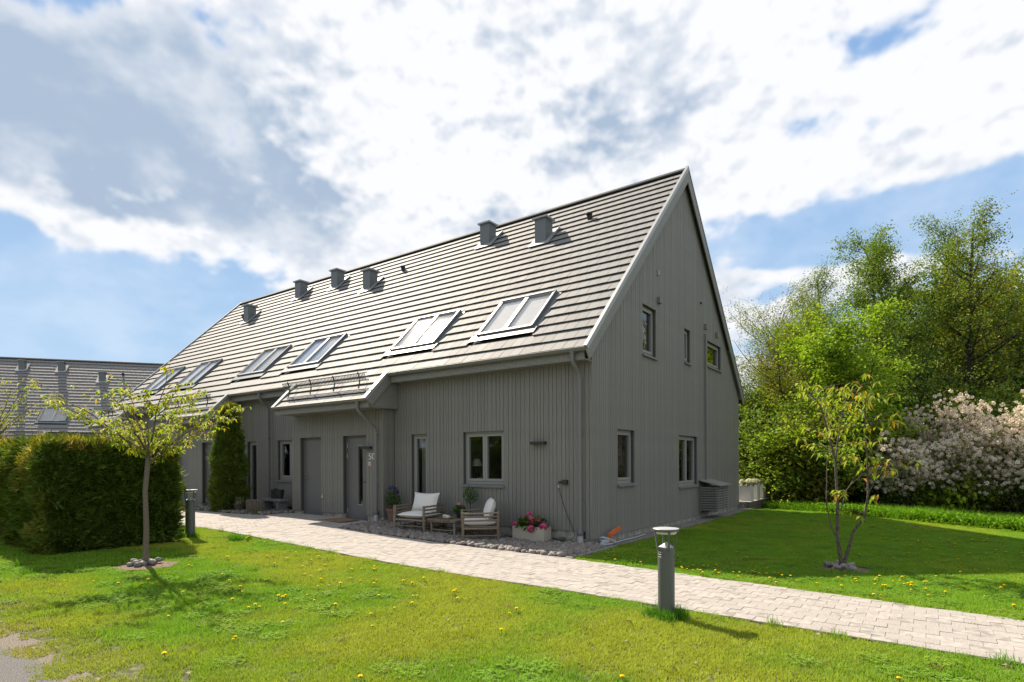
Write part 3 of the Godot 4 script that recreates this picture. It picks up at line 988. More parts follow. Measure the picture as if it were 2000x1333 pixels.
func add_tile(m: MB, x0: float, x1: float, s0: float, s1: float) -> void:
	var q := rng.randf_range(0.94, 1.0)
	m.col = Color(q, q, q)
	slope_box(m, x0 + 0.004, x1 - 0.004, s0, s1, -0.015, rng.randf_range(-0.002, 0.002), -0.062, -0.042)

# ------------------------------------------------------------------ ground
func sheet(called: String, x0: float, x1: float, z0: float, z1: float, step: float, lift: float, m: Material, keep = null) -> MeshInstance3D:
	var b := MB.new()
	var nx := int(ceil((x1 - x0) / step))
	var nz := int(ceil((z1 - z0) / step))
	for i in nx:
		for j in nz:
			var xa := x0 + (x1 - x0) * i / nx
			var xb := x0 + (x1 - x0) * (i + 1) / nx
			var za := z0 + (z1 - z0) * j / nz
			var zb := z0 + (z1 - z0) * (j + 1) / nz
			if keep != null and not keep.call((xa + xb) / 2, (za + zb) / 2): continue
			b.quad(Vector3(xa, height(xa, zb) + lift, zb), Vector3(xb, height(xb, zb) + lift, zb), Vector3(xb, height(xb, za) + lift, za), Vector3(xa, height(xa, za) + lift, za))
	return setting(called, b, m)

func strip(called: String, x0: float, x1: float, step: float, lo: Callable, hi: Callable, lift: float, m: Material) -> MeshInstance3D:    # between two edges z = lo(x) and z = hi(x)
	var b := MB.new()
	var x := x0
	while x < x1 - 0.001:
		var y := minf(x + step, x1)
		b.quad(Vector3(x, height(x, hi.call(x)) + lift, hi.call(x)), Vector3(y, height(y, hi.call(y)) + lift, hi.call(y)), Vector3(y, height(y, lo.call(y)) + lift, lo.call(y)), Vector3(x, height(x, lo.call(x)) + lift, lo.call(x)))
		x = y
	return setting(called, b, m)

func build_ground() -> void:
	var far := MB.new()
	for q in [[-400.0, -70.0, -400.0, 200.0], [60.0, 400.0, -400.0, 200.0], [-70.0, 60.0, -400.0, -70.0], [-70.0, 60.0, 40.0, 200.0]]:
		var h := 0.08 if q[1] < -60.0 else -0.15
		far.quad(Vector3(q[0], h, q[3]), Vector3(q[1], h, q[3]), Vector3(q[1], h, q[2]), Vector3(q[0], h, q[2]))
	setting("terrain", far, M.ground)
	sheet("lawn", -70, 60, -70, 40, 1.0, 0.0, M.ground)
	var wig := FastNoiseLite.new()
	wig.seed = 4
	wig.frequency = 0.7
	strip("gravel_verge", -30.0, 20.0, 0.25, func(x): return 8.02 + wig.get_noise_1d(x * 2.0) * 0.15, func(_x): return 8.5, 0.004, M.soil)
	strip("road", -40.0, 30.0, 0.2, func(x): return 8.22 + wig.get_noise_1d(x * 3.0 + 50) * 0.12, func(_x): return 16.0, 0.012, M.road)
	# paving: a sand bed with every stone on it
	var bed := strip("path", -26.0, 12.0, 0.25, func(x): return far_edge(x) - 0.01, func(x): return near_edge(x) + 0.01, 0.0165, M.sand)
	var pm := []
	for k in 3:
		var m := MB.new()
		m.bevel_box(Vector3(-0.0991, -0.05, -0.0814), Vector3(0.0991, [0.018, 0.0187, 0.0174][k], 0.0814), 0.0025)
		pm.append(m.mesh())
	var all := []
	for r in 20:
		for q in 200:
			var x := -26.0 + 0.2 * q + (0.1 if r % 2 else 0.0)
			if x > 12.0: continue
			var z := near_edge(x) - 0.085 - 0.1645 * r
			var cut := minf(0.1628, z + 0.0814 - far_edge(x))
			if cut < 0.035: continue
			if x < -17.0 and r > 3: continue
			all.append([Vector2(x - CAM.x, z - CAM.z).length() + (50.0 if x > 6.4 + (CAM.z - z) * 0.2 else 0.0), x, z + (0.1628 - cut) * 0.5, cut / 0.1628])
	all.sort_custom(func(p, q): return p[0] < q[0])
	var xf := []
	for k in all.size():
		var e: Array = all[k]
		var slopez := atan2(height(e[1] + 0.1, e[2]) - height(e[1] - 0.1, e[2]), 0.2)
		var t := Transform3D(Basis(Vector3.BACK, slopez + rng.randf_range(-0.006, 0.006)) * Basis(Vector3.UP, rng.randf_range(-0.012, 0.012)) * Basis.from_scale(Vector3(1, 1, e[3])), Vector3(e[1], height(e[1], e[2]) + 0.006 + rng.randf_range(-0.002, 0.0025), e[2]))
		if k < 300: part("paver", pm[rng.randi() % 3], M.pavers[rng.randi() % 4], bed, t)
		else: xf.append(t)
	var groups := [[], [], [], []]
	for t in xf: groups[rng.randi() % 4].append(t)
	for k in 4:
		var o := scatter("pavers", pm[k % 3], M.pavers[k], groups[k], [], bed)
		o.set_meta("kind", "stuff")
	# concrete edging slabs along the gable and by the corner
	var slabs := strip("edging_strip", 0.0, 0.4, 0.2, func(_x): return -10.4, func(_x): return 0.9, 0.004, M.sand)
	var sm := MB.new()
	sm.bevel_box(Vector3(0.0, -0.04, -0.195), Vector3(0.36, 0.03, 0.195), 0.006)
	var slab_mesh := sm.mesh()
	for k in 29:
		part("slab", slab_mesh, M.slab, slabs, Transform3D(Basis(Vector3.UP, rng.randf_range(-0.01, 0.01)), Vector3(0.04 + rng.randf_range(-0.005, 0.008), rng.randf_range(-0.004, 0.006), 0.70 - 0.4 * k)))
	var slab_b := MB.new()
	slab_b.bevel_box(Vector3(0.02, -0.04, 0.92), Vector3(0.36, 0.026, 1.44), 0.006)
	piece("slab", slab_b, M.slab, slabs)

func pebble_bed() -> void:
	var bed := sheet("stone_bed", -13.2, 0.4, -0.1, 1.75, 0.1, 0.005, M.soil, func(x, z): return on_bed(x, z))
	var shapes := []
	for k in 6:
		var m := MB.new()
		m.blob(Vector3.ZERO, Vector3(0.066, rng.randf_range(0.034, 0.046), 0.05), 7, 4, 0.34, rng, 0.85)
		shapes.append(m.mesh())
	var all := []
	for k in 4400:
		var x := rng.randf_range(-5.36, 0.22) if k < 3300 else rng.randf_range(-12.8, -9.05)
		var z := rng.randf_range(0.0, 1.72)
		if not on_bed(x, z + 0.03) or (x > -2.0 and x < -0.95 and z < 0.42 and z > 0.02): continue
		var s := rng.randf_range(0.6, 1.25)
		var layer := rng.randf_range(0.0, 0.035)
		var t := Transform3D(Basis.from_euler(Vector3(rng.randf_range(-0.4, 0.4), rng.randf() * TAU, rng.randf_range(-0.4, 0.4))).scaled(Vector3.ONE * s), Vector3(x, height(x, z) + 0.018 + layer, z))
		all.append([Vector2(x - CAM.x, z - CAM.z).length() - s * 3.0 - layer * 60, t])
	all.sort_custom(func(p, q): return p[0] < q[0])
	var groups := [[], [], [], [], [], []]
	for k in all.size():
		if k < 300: part("stone", shapes[rng.randi() % 6], M.stones[rng.randi() % 5], bed, all[k][1])
		else: groups[rng.randi() % 6].append(all[k][1])
	for k in 6:
		var o := scatter("stones", shapes[k], M.stones[k % 5], groups[k], [], bed)
		o.set_meta("kind", "stuff")

# ------------------------------------------------------------------ grass
func grass_patch(seed_: int, n: int, size: float, tall: float) -> ArrayMesh:
	var g := RandomNumberGenerator.new()
	g.seed = seed_
	var b := MB.new()
	for k in n:
		var p := Vector3(g.randf_range(-0.5, 0.5) * size, -0.004, g.randf_range(-0.5, 0.5) * size)
		var a := g.randf() * TAU
		var d := Vector3(cos(a), 0, sin(a))
		var w := Vector3(-d.z, 0, d.x) * g.randf_range(0.0017, 0.0034)
		var h := tall * g.randf_range(0.45, 1.15)
		var tip := p + Vector3(0, h, 0) + d * h * g.randf_range(0.15, 0.95)
		var mid := p + Vector3(0, h * 0.6, 0) + d * h * 0.2
		var q := g.randf_range(0.72, 1.28)
		b.col = Color(q * g.randf_range(0.9, 1.15), q, q * g.randf_range(0.7, 1.1))
		if g.randf() < 0.07: b.col = Color(2.1, 1.45, 1.9)
		var nn := (Vector3(0, 1, 0) - d * 0.75 + Vector3(g.randf_range(-0.2, 0.2), 0, g.randf_range(-0.2, 0.2))).normalized()
		b.lq(p - w, p + w, mid + w * 0.8, mid - w * 0.8, nn)
		b.lt(mid - w * 0.8, mid + w * 0.8, tip, nn)
	return b.mesh()

func clover_patch(seed_: int, n: int, size: float) -> ArrayMesh:
	var g := RandomNumberGenerator.new()
	g.seed = seed_
	var b := MB.new()
	for k in n:
		var p := Vector3(g.randf_range(-0.5, 0.5) * size, g.randf_range(0.015, 0.04), g.randf_range(-0.5, 0.5) * size)
		var q := g.randf_range(0.75, 1.25)
		b.col = Color(q * 0.92, q, q * 0.9)
		for i in 3:
			var a := g.randf() * 0.5 + TAU * i / 3.0
			var d := Vector3(cos(a), g.randf_range(-0.1, 0.35), sin(a)).normalized()
			var s := Vector3(-d.z, 0, d.x).normalized() * 0.0065
			var nn := Vector3(g.randf_range(-0.3, 0.3), 1, g.randf_range(-0.3, 0.3)).normalized()
			b.lq(p, p + d * 0.010 - s, p + d * 0.017, p + d * 0.010 + s, nn)
	return b.mesh()

func lawn_free(x: float, z: float) -> bool:
	if z > 8.3: return false
	if x < 0.05 and z < 0.9 and z > -11.0: return false
	if x < 0.45 and z < 1.5 and z > -10.6: return false
	if on_paving(x, z) or on_bed(x, z): return false
	if Vector2(x + 4.17, (z - 5.97) * 1.0).length() < 0.42: return false
	if Vector2(x - 4.08, z + 0.05).length() < 0.33: return false
	return true

func build_grass() -> void:
	var dry := FastNoiseLite.new()
	dry.seed = 77
	dry.frequency = 0.33
	dry.fractal_octaves = 4
	var big := FastNoiseLite.new()
	big.seed = 5
	big.frequency = 0.12
	big.fractal_octaves = 3
	var kinds := [grass_patch(1, 330, 0.22, 0.036), grass_patch(2, 330, 0.22, 0.040), grass_patch(3, 300, 0.22, 0.046), clover_patch(4, 110, 0.22), grass_patch(6, 60, 0.14, 0.11)]
	var xf := [[], [], [], [], []]
	var cols := [[], [], [], [], []]
	var cell := 0.135
	var x := -16.0
	while x < 17.0:
		var z := -22.0
		while z < 8.35:
			z += cell
			var px := x + rng.randf_range(-0.06, 0.06)
			var pz := z + rng.randf_range(-0.06, 0.06)
			# only where the photograph shows lawn
			var rel := Vector2(px - CAM.x, pz - CAM.z)
			var dep := -0.5827 * rel.x - 0.8126 * rel.y
			var lat := 0.8126 * rel.x - 0.5827 * rel.y
			if dep < 1.0 or absf(lat) > dep * 1.2 + 3.5: continue
			if px < -5.9 and pz < 6.6 and pz > 4.6: continue
			if not lawn_free(px, pz): continue
			if dep > 13.0 and rng.randf() < 0.35: continue
			var d := dry.get_noise_2d(px, pz) + 0.45 * big.get_noise_2d(px * 1.3 + 40, pz * 1.3)
			var yel := 0.88 * smoothstep(-0.25, 0.55, d + 0.34 * smoothstep(-4.0, 1.0, px) * smoothstep(3.0, 4.5, pz) - 0.10 + 0.12 * smoothstep(1.0, 4.0, px) * smoothstep(3.0, 4.5, pz))
			if pz < 3.0: yel *= 0.55
			var green := Vector3(0.215, 0.375, 0.048)
			var straw := Vector3(0.40, 0.425, 0.07)
			var c := green.lerp(straw, yel)
			c *= rng.randf_range(0.9, 1.1)
			var verge := smoothstep(7.35, 8.45, pz + dry.get_noise_2d(px * 3, pz * 3) * 0.5)
			if rng.randf() < verge * 0.75: continue
			c = c.lerp(Vector3(0.36, 0.30, 0.15), verge * 0.7)
			var k := rng.randi() % 2
			if yel < 0.3 and rng.randf() < 0.3: k = 3 if rng.randf() < 0.5 else 2
			var edge := absf(pz - near_edge(px)) < 0.12 or (px > 0.3 and absf(pz - far_edge(px)) < 0.12)
			if edge and rng.randf() < 0.14: k = 4
			elif rng.randf() < 0.002: k = 4
			if k == 4: c = c.lerp(Vector3(0.11, 0.26, 0.025), 0.6)
			var s := rng.randf_range(0.8, 1.2)
			xf[k].append(Transform3D(Basis(Vector3.UP, rng.randf() * TAU).scaled(Vector3(1, s, 1)), Vector3(px, height(px, pz), pz)))
			cols[k].append(Color(c.x, c.y, c.z))
		x += cell
	# long tufts round the lamp posts
	for p in [[2.944, 4.003, 26], [-6.32, 4.34, 14], [-5.3, 3.85, 12]]:
		for q in p[2]:
			var a := rng.randf() * TAU
			var r := rng.randf_range(0.06, 0.2)
			xf[4].append(Transform3D(Basis(Vector3.UP, rng.randf() * TAU).scaled(Vector3(1, rng.randf_range(0.9, 1.5), 1)), Vector3(p[0] + cos(a) * r, height(p[0], p[1]), p[1] + sin(a) * r)))
			cols[4].append(Color(0.10, 0.25, 0.025))
	var names := ["grass", "grass", "grass", "clover", "grass_tufts"]
	for k in 5:
		var o := scatter(names[k], kinds[k], M.grass, xf[k], cols[k], self)
		o.set_meta("kind", "stuff")
		tag(o, ["short green and yellowish mown grass of the lawn", "slightly taller mown grass blades mixed through the lawn", "longer green blades in the lush patches of lawn", "low clover leaves growing among the lawn grass", "long grass tufts round posts and along path edges"][k], "grass")

func litter() -> void:      # small weeds in the joints of the paving and brown bits in the lawn
	var xf := []
	var cols := []
	for k in 60:
		var x := rng.randf_range(-8.0, 6.5)
		var z := near_edge(x) - 0.1645 * (1 + rng.randi() % 9)
		if not on_paving(x, z): continue
		xf.append(Transform3D(Basis(Vector3.UP, rng.randf() * TAU).scaled(Vector3(0.55, 0.35, 0.35) * rng.randf_range(0.6, 1.3)), Vector3(x, height(x, z) + 0.018, z)))
		cols.append(Color(0.13, 0.21, 0.03) if rng.randf() < 0.7 else Color(0.2, 0.16, 0.05))
	var o := scatter("joint_weeds", grass_patch(71, 16, 0.10, 0.05), M.grass, xf, cols, self)
	o.set_meta("kind", "stuff")
	tag(o, "tiny weeds growing in the joints of the paving", "weeds")
	var b := MB.new()
	var g := RandomNumberGenerator.new()
	g.seed = 72
	for k in 5:
		b.col = Color.WHITE * g.randf_range(0.7, 1.2)
		var p := Vector3(g.randfn(), 0, g.randfn()) * 0.03 + Vector3(0, g.randf_range(0.02, 0.045), 0)
		flat_leaf(b, p, Vector3(g.randfn(), g.randfn() * 0.4, g.randfn()), Vector3(g.randfn(), g.randfn() * 0.5, g.randfn()), g.randf_range(0.02, 0.045), g.randf_range(0.008, 0.018), 0.1)
	xf = []
	cols = []
	for k in 420:
		var x := rng.randf_range(-5.8, 7.0)
		var z := rng.randf_range(3.5, 8.2) if k < 330 else rng.randf_range(-3.0, 1.5)
		if not lawn_free(x, z): continue
		xf.append(Transform3D(Basis(Vector3.UP, rng.randf() * TAU).scaled(Vector3.ONE * rng.randf_range(0.5, 1.3)), Vector3(x, height(x, z), z)))
		cols.append([Color(0.20, 0.13, 0.07), Color(0.30, 0.22, 0.13), Color(0.42, 0.36, 0.25), Color(0.12, 0.09, 0.06)][rng.randi() % 4])
	o = scatter("leaf_litter", b.mesh(), M.leaf, xf, cols, self)
	o.set_meta("kind", "stuff")
	tag(o, "small dry brown leaf bits lying in the lawn", "leaf litter")

func dandelion_mesh(seed_: int) -> ArrayMesh:
	var g := RandomNumberGenerator.new()
	g.seed = seed_
	var b := MB.new()
	b.col = Color(0.16, 0.22, 0.05)
	var top := Vector3(g.randf_range(-0.015, 0.015), g.randf_range(0.045, 0.075), g.randf_range(-0.015, 0.015))
	b.tube([Vector3(0, -0.01, 0), top * Vector3(0.4, 0.6, 0.4), top], [0.0022], 4, false)
	b.lathe([Vector2(0.003, -0.012), Vector2(0.008, -0.006), Vector2(0.009, 0.0)], 6, top)
	for ring in 3:
		var n: int = [12, 9, 6][ring]
		for k in n:
			var a := TAU * (k + 0.5 * ring) / n + g.randf_range(-0.1, 0.1)
			var lift: float = [0.15, 0.65, 1.4][ring]
			var d := Vector3(cos(a), lift, sin(a)).normalized()
			var s := Vector3(-sin(a), 0, cos(a)) * 0.0048
			var l: float = [0.023, 0.02, 0.014][ring]
			b.col = Color(0.86, [0.66, 0.68, 0.56][ring], 0.02)
			var nn := (Vector3.UP + d * 0.4).normalized()
			b.lq(top, top + d * l * 0.6 - s, top + d * l, top + d * l * 0.6 + s, nn)
	b.col = Color(0.06, 0.14, 0.02)
	for k in 5:
		var a := TAU * k / 5.0 + g.randf_range(-0.3, 0.3)
		var d := Vector3(cos(a), 0, sin(a))
		var s := Vector3(-sin(a), 0, cos(a)) * 0.011
		var l := g.randf_range(0.05, 0.085)
		b.lq(Vector3(0, 0.004, 0), d * l * 0.6 - s + Vector3(0, 0.03, 0), d * l + Vector3(0, 0.022, 0), d * l * 0.6 + s + Vector3(0, 0.03, 0), Vector3.UP)
	return b.mesh()

func dandelions() -> void:
	var shapes := []
	for k in 4: shapes.append(dandelion_mesh(100 + k))
	var spots := []
	# clumps: middle, spread, count (front lawn, along the paving, far lawn)
	for c in [[-3.6, 4.4, 0.6, 9], [-2.5, 4.6, 0.5, 7], [-1.6, 4.3, 0.4, 8], [-0.7, 4.8, 0.4, 6], [0.0, 4.5, 0.35, 7], [-2.3, 5.6, 0.6, 8], [-1.2, 5.6, 0.5, 7], [-0.3, 5.7, 0.4, 5], [-3.0, 6.3, 0.7, 6], [-1.6, 6.6, 0.8, 6], [-0.4, 6.9, 0.8, 6], [0.9, 6.0, 0.7, 5], [1.4, 4.6, 0.7, 4], [2.6, 5.2, 0.8, 3], [4.2, 4.6, 0.8, 3], [-5.3, 3.9, 0.2, 5],
			[0.9, 1.1, 0.25, 8], [1.8, 1.2, 0.3, 16], [2.6, 1.35, 0.3, 14], [3.4, 1.3, 0.3, 13], [4.2, 1.2, 0.4, 16], [5.1, 1.2, 0.4, 16], [5.7, 0.4, 0.6, 12], [4.6, -0.6, 0.9, 9], [3.0, 0.2, 0.7, 7], [5.8, -0.9, 0.6, 9],
			[5.0, -5.0, 0.9, 22], [5.9, -3.9, 0.7, 20], [4.4, -6.2, 0.8, 18], [3.6, -7.6, 0.8, 14], [6.4, -2.9, 0.5, 12], [5.4, -2.6, 0.6, 8]]:
		var n := 0
		while n < c[3]:
			var p := Vector2(c[0] + rng.randfn() * c[2], c[1] + rng.randfn() * c[2])
			if lawn_free(p.x, p.y) and p.y < 7.7: spots.append(p)
			n += 1
	for p in spots:
		var where := "between path and road"
		if p.y < 3.0:
			where = "in the shaded lawn beside the gable"
			if p.distance_to(Vector2(4.08, -0.05)) < 0.9: where = "around the stone ring of the bronze tree"
			elif p.y > 0.75: where = "in the sunny strip of lawn along the paving"
			elif p.y < -2.0: where = "in the far lawn before the wood"
		elif p.distance_to(Vector2(-4.17, 5.97)) < 1.6: where = "near the young cherry tree"
		elif p.distance_to(Vector2(2.94, 4.0)) < 1.6: where = "near the grey bollard lamp"
		elif p.y < 4.5: where = "along the front edge of the paving"
		elif p.y > 6.4: where = "in the lawn beside the road"
		var o := part("dandelion", shapes[rng.randi() % 4], M.petal, self, Transform3D(Basis(Vector3.UP, rng.randf() * TAU).scaled(Vector3.ONE * rng.randf_range(0.65, 1.1)), Vector3(p.x, height(p.x, p.y), p.y)))
		tag(o, "yellow dandelion " + where, "dandelion", "dandelions " + where)

# ------------------------------------------------------------------ trees and shrubs
func leaf_into(b: MB, at: Vector3, dir: Vector3, side: Vector3, l: float, w: float, droop: float) -> void:      # a pointed leaf folded along its midrib
	var d := dir.normalized()
	var s := (side - d * side.dot(d)).normalized()
	var up := s.cross(d)
	var m := at + d * l * 0.5 + up * l * 0.04
	var tip := at + d * l - Vector3(0, droop * l, 0)
	var e := s * w * 0.5
	var f := up * w * 0.16
	var n1 := (up + s * -0.35).normalized()
	var n2 := (up + s * 0.35).normalized()
	if up.y < 0.0 and absf(up.y) > 0.15:
		n1 = -n1
		n2 = -n2
	b.lq(at, m, tip, m + e + f, n1)
	b.lq(at, m - e + f, tip, m, n2)

func flat_leaf(b: MB, at: Vector3, dir: Vector3, side: Vector3, l: float, w: float, droop: float) -> void:      # the same in two faces fewer, for far trees
	var d := dir.normalized()
	var s := (side - d * side.dot(d)).normalized()
	var up := s.cross(d)
	if up.y < 0.0: up = -up
	b.lq(at, at + d * l * 0.45 - s * w * 0.5, at + d * l - Vector3(0, droop * l, 0), at + d * l * 0.45 + s * w * 0.5, up)

func spray(seed_: int, n: int, size: float, l: float, w: float, droop: float, spread := 1.0) -> MB:     # a twig's worth of leaves
	var g := RandomNumberGenerator.new()
	g.seed = seed_
	var b := MB.new()
	for k in n:
		var p := Vector3(g.randfn() * size * 0.4, g.randfn() * size * 0.3 * spread, g.randfn() * size * 0.4)
		var a := g.randf() * TAU
		var q := g.randf_range(0.7, 1.3)
		b.col = Color(q * g.randf_range(0.88, 1.14), q, q * g.randf_range(0.7, 1.1))
		flat_leaf(b, p, Vector3(cos(a), g.randf_range(-0.6, 0.5), sin(a)), Vector3(-sin(a), g.randf_range(-1.3, 1.3), cos(a)), l * g.randf_range(0.7, 1.25), w * g.randf_range(0.8, 1.2), droop)
	return b

# grows limbs into b; returns the places where leaves sit
func limbs(b: MB, g: RandomNumberGenerator, p0: Vector3, dir: Vector3, length: float, r0: float, level: int, spec: Dictionary, out: Array) -> void:
	var n: int = spec.segs[level]
	var pts := [p0]
	var rad := [r0]
	var d := dir.normalized()
	var p := p0
	var end_r: float = r0 * spec.taper[level]
	for i in n:
		d = (d + Vector3(g.randfn(), g.randfn() * 0.7, g.randfn()) * spec.wander[level] + Vector3(0, spec.lift[level], 0)).normalized()
		p += d * length / n
		pts.append(p)
		rad.append(lerpf(r0, end_r, float(i + 1) / n))
	b.tube(pts, rad, spec.sides[level], level == 0)
	if level + 1 < spec.segs.size():
		var kids: int = spec.kids[level]
		for k in kids:
			var f: float = spec.start[level] + (1.0 - spec.start[level]) * (k + g.randf()) / kids
			var at := f * n
			var i := mini(int(at), n - 1)
			var base: Vector3 = pts[i].lerp(pts[i + 1], at - i)
			var along: Vector3 = (pts[i + 1] - pts[i]).normalized()
			var a := g.randf() * TAU
			var ref := Vector3(cos(a), 0, sin(a))
			var out_d := (ref - along * ref.dot(along)).normalized()
			var ang: float = deg_to_rad(spec.angle[level] * g.randf_range(0.75, 1.25))
			var nd := along * cos(ang) + out_d * sin(ang)
			var nl: float = length * spec.shrink[level] * g.randf_range(0.7, 1.2) * (1.0 - spec.cone[level] * f)
			limbs(b, g, base, nd, nl, maxf(rad[i] * spec.thin[level], 0.003), level + 1, spec, out)
	if level >= spec.leaf_from:
		for i in range(1, pts.size()): out.append([pts[i], d])

func put_leaves(g: RandomNumberGenerator, ends: Array, per: float, jitter: float, kinds: int, lo: float, hi: float, xf: Array, pick: Array) -> void:
	for e in ends:
		var n := int(per) + (1 if g.randf() < per - int(per) else 0)
		for k in n:
			var p: Vector3 = e[0] + Vector3(g.randfn(), g.randfn() * 0.8, g.randfn()) * jitter
			xf.append(Transform3D(Basis.from_euler(Vector3(g.randf_range(-0.5, 0.5), g.randf() * TAU, g.randf_range(-0.5, 0.5))).scaled(Vector3.ONE * g.randf_range(lo, hi)), p))
			pick.append(g.randi() % kinds)

const ALDER := {"segs": [14, 6, 4], "taper": [0.18, 0.3, 0.4], "wander": [0.035, 0.10, 0.2], "lift": [0.0, 0.05, 0.03], "sides": [8, 5, 3], "kids": [46, 9], "start": [0.14, 0.12], "angle": [58.0, 48.0], "shrink": [0.32, 0.38], "cone": [0.72, 0.3], "thin": [0.36, 0.45], "leaf_from": 1}
const BROAD := {"segs": [8, 6, 4], "taper": [0.3, 0.3, 0.4], "wander": [0.06, 0.13, 0.22], "lift": [0.0, 0.06, 0.02], "sides": [7, 5, 3], "kids": [26, 10], "start": [0.10, 0.12], "angle": [58.0, 50.0], "shrink": [0.50, 0.38], "cone": [0.45, 0.3], "thin": [0.45, 0.45], "leaf_from": 1}
const BARE := {"segs": [8, 6, 5, 4], "taper": [0.35, 0.3, 0.3, 0.4], "wander": [0.07, 0.12, 0.16, 0.2], "lift": [0.0, 0.07, 0.05, 0.03], "sides": [6, 4, 3, 3], "kids": [13, 8, 5], "start": [0.25, 0.2, 0.2], "angle": [42.0, 40.0, 38.0], "shrink": [0.55, 0.45, 0.45], "cone": [0.3, 0.2, 0.2], "thin": [0.5, 0.5, 0.5], "leaf_from": 3}
const BUSH := {"segs": [6, 5, 3], "taper": [0.4, 0.3, 0.4], "wander": [0.12, 0.16, 0.2], "lift": [0.03, 0.03, 0.0], "sides": [5, 4, 3], "kids": [10, 6], "start": [0.12, 0.15], "angle": [48.0, 50.0], "shrink": [0.55, 0.45], "cone": [0.2, 0.2], "thin": [0.5, 0.5], "leaf_from": 1}

func wood_tree(called: String, label: String, seed_: int, at: Vector3, tall: float, r: float, spec: Dictionary, lean: Vector3, leaf: MB, per: float, jitter: float, tints: Array, group: String, size := 1.0, category := "tree") -> Node3D:
	var t := thing(called, label, category, at, 0.0, group)
	var g := RandomNumberGenerator.new()
	g.seed = seed_
	var b := MB.new()
	var ends := []
	limbs(b, g, Vector3(0, -0.2, 0), Vector3.UP + lean, tall, r, 0, spec, ends)
	piece("trunk", b, M.darkbark, t)
	if per > 0:
		var xf := []
		var pick := []
		put_leaves(g, ends, per, jitter, tints.size() * 3, 0.7 * size, 1.25 * size, xf, pick)
		bake("crown", leaf, M.leaf, xf, shades(tints), pick, t)
	return t

func shrub(called: String, label: String, seed_: int, at: Vector3, stems: int, tall: float, spread: float, leaf: MB, per: float, jitter: float, tints: Array, group := "") -> Node3D:
	var t := thing(called, label, "shrub", at, 0.0, group)
	var g := RandomNumberGenerator.new()
	g.seed = seed_
	var b := MB.new()
	var ends := []
	for k in stems:
		var a := TAU * (k + g.randf()) / stems
		var o := Vector3(cos(a), 0, sin(a))
		limbs(b, g, o * g.randf_range(0.0, spread * 0.35) + Vector3(0, -0.1, 0), Vector3.UP + o * g.randf_range(0.1, spread / tall), tall * g.randf_range(0.75, 1.05), 0.035, 0, BUSH, ends)
	piece("stems", b, M.darkbark, t)
	var xf := []
	var pick := []
	put_leaves(g, ends, per, jitter, tints.size() * 3, 0.7, 1.3, xf, pick)
	bake("foliage", leaf, M.leaf, xf, shades(tints), pick, t)
	return t

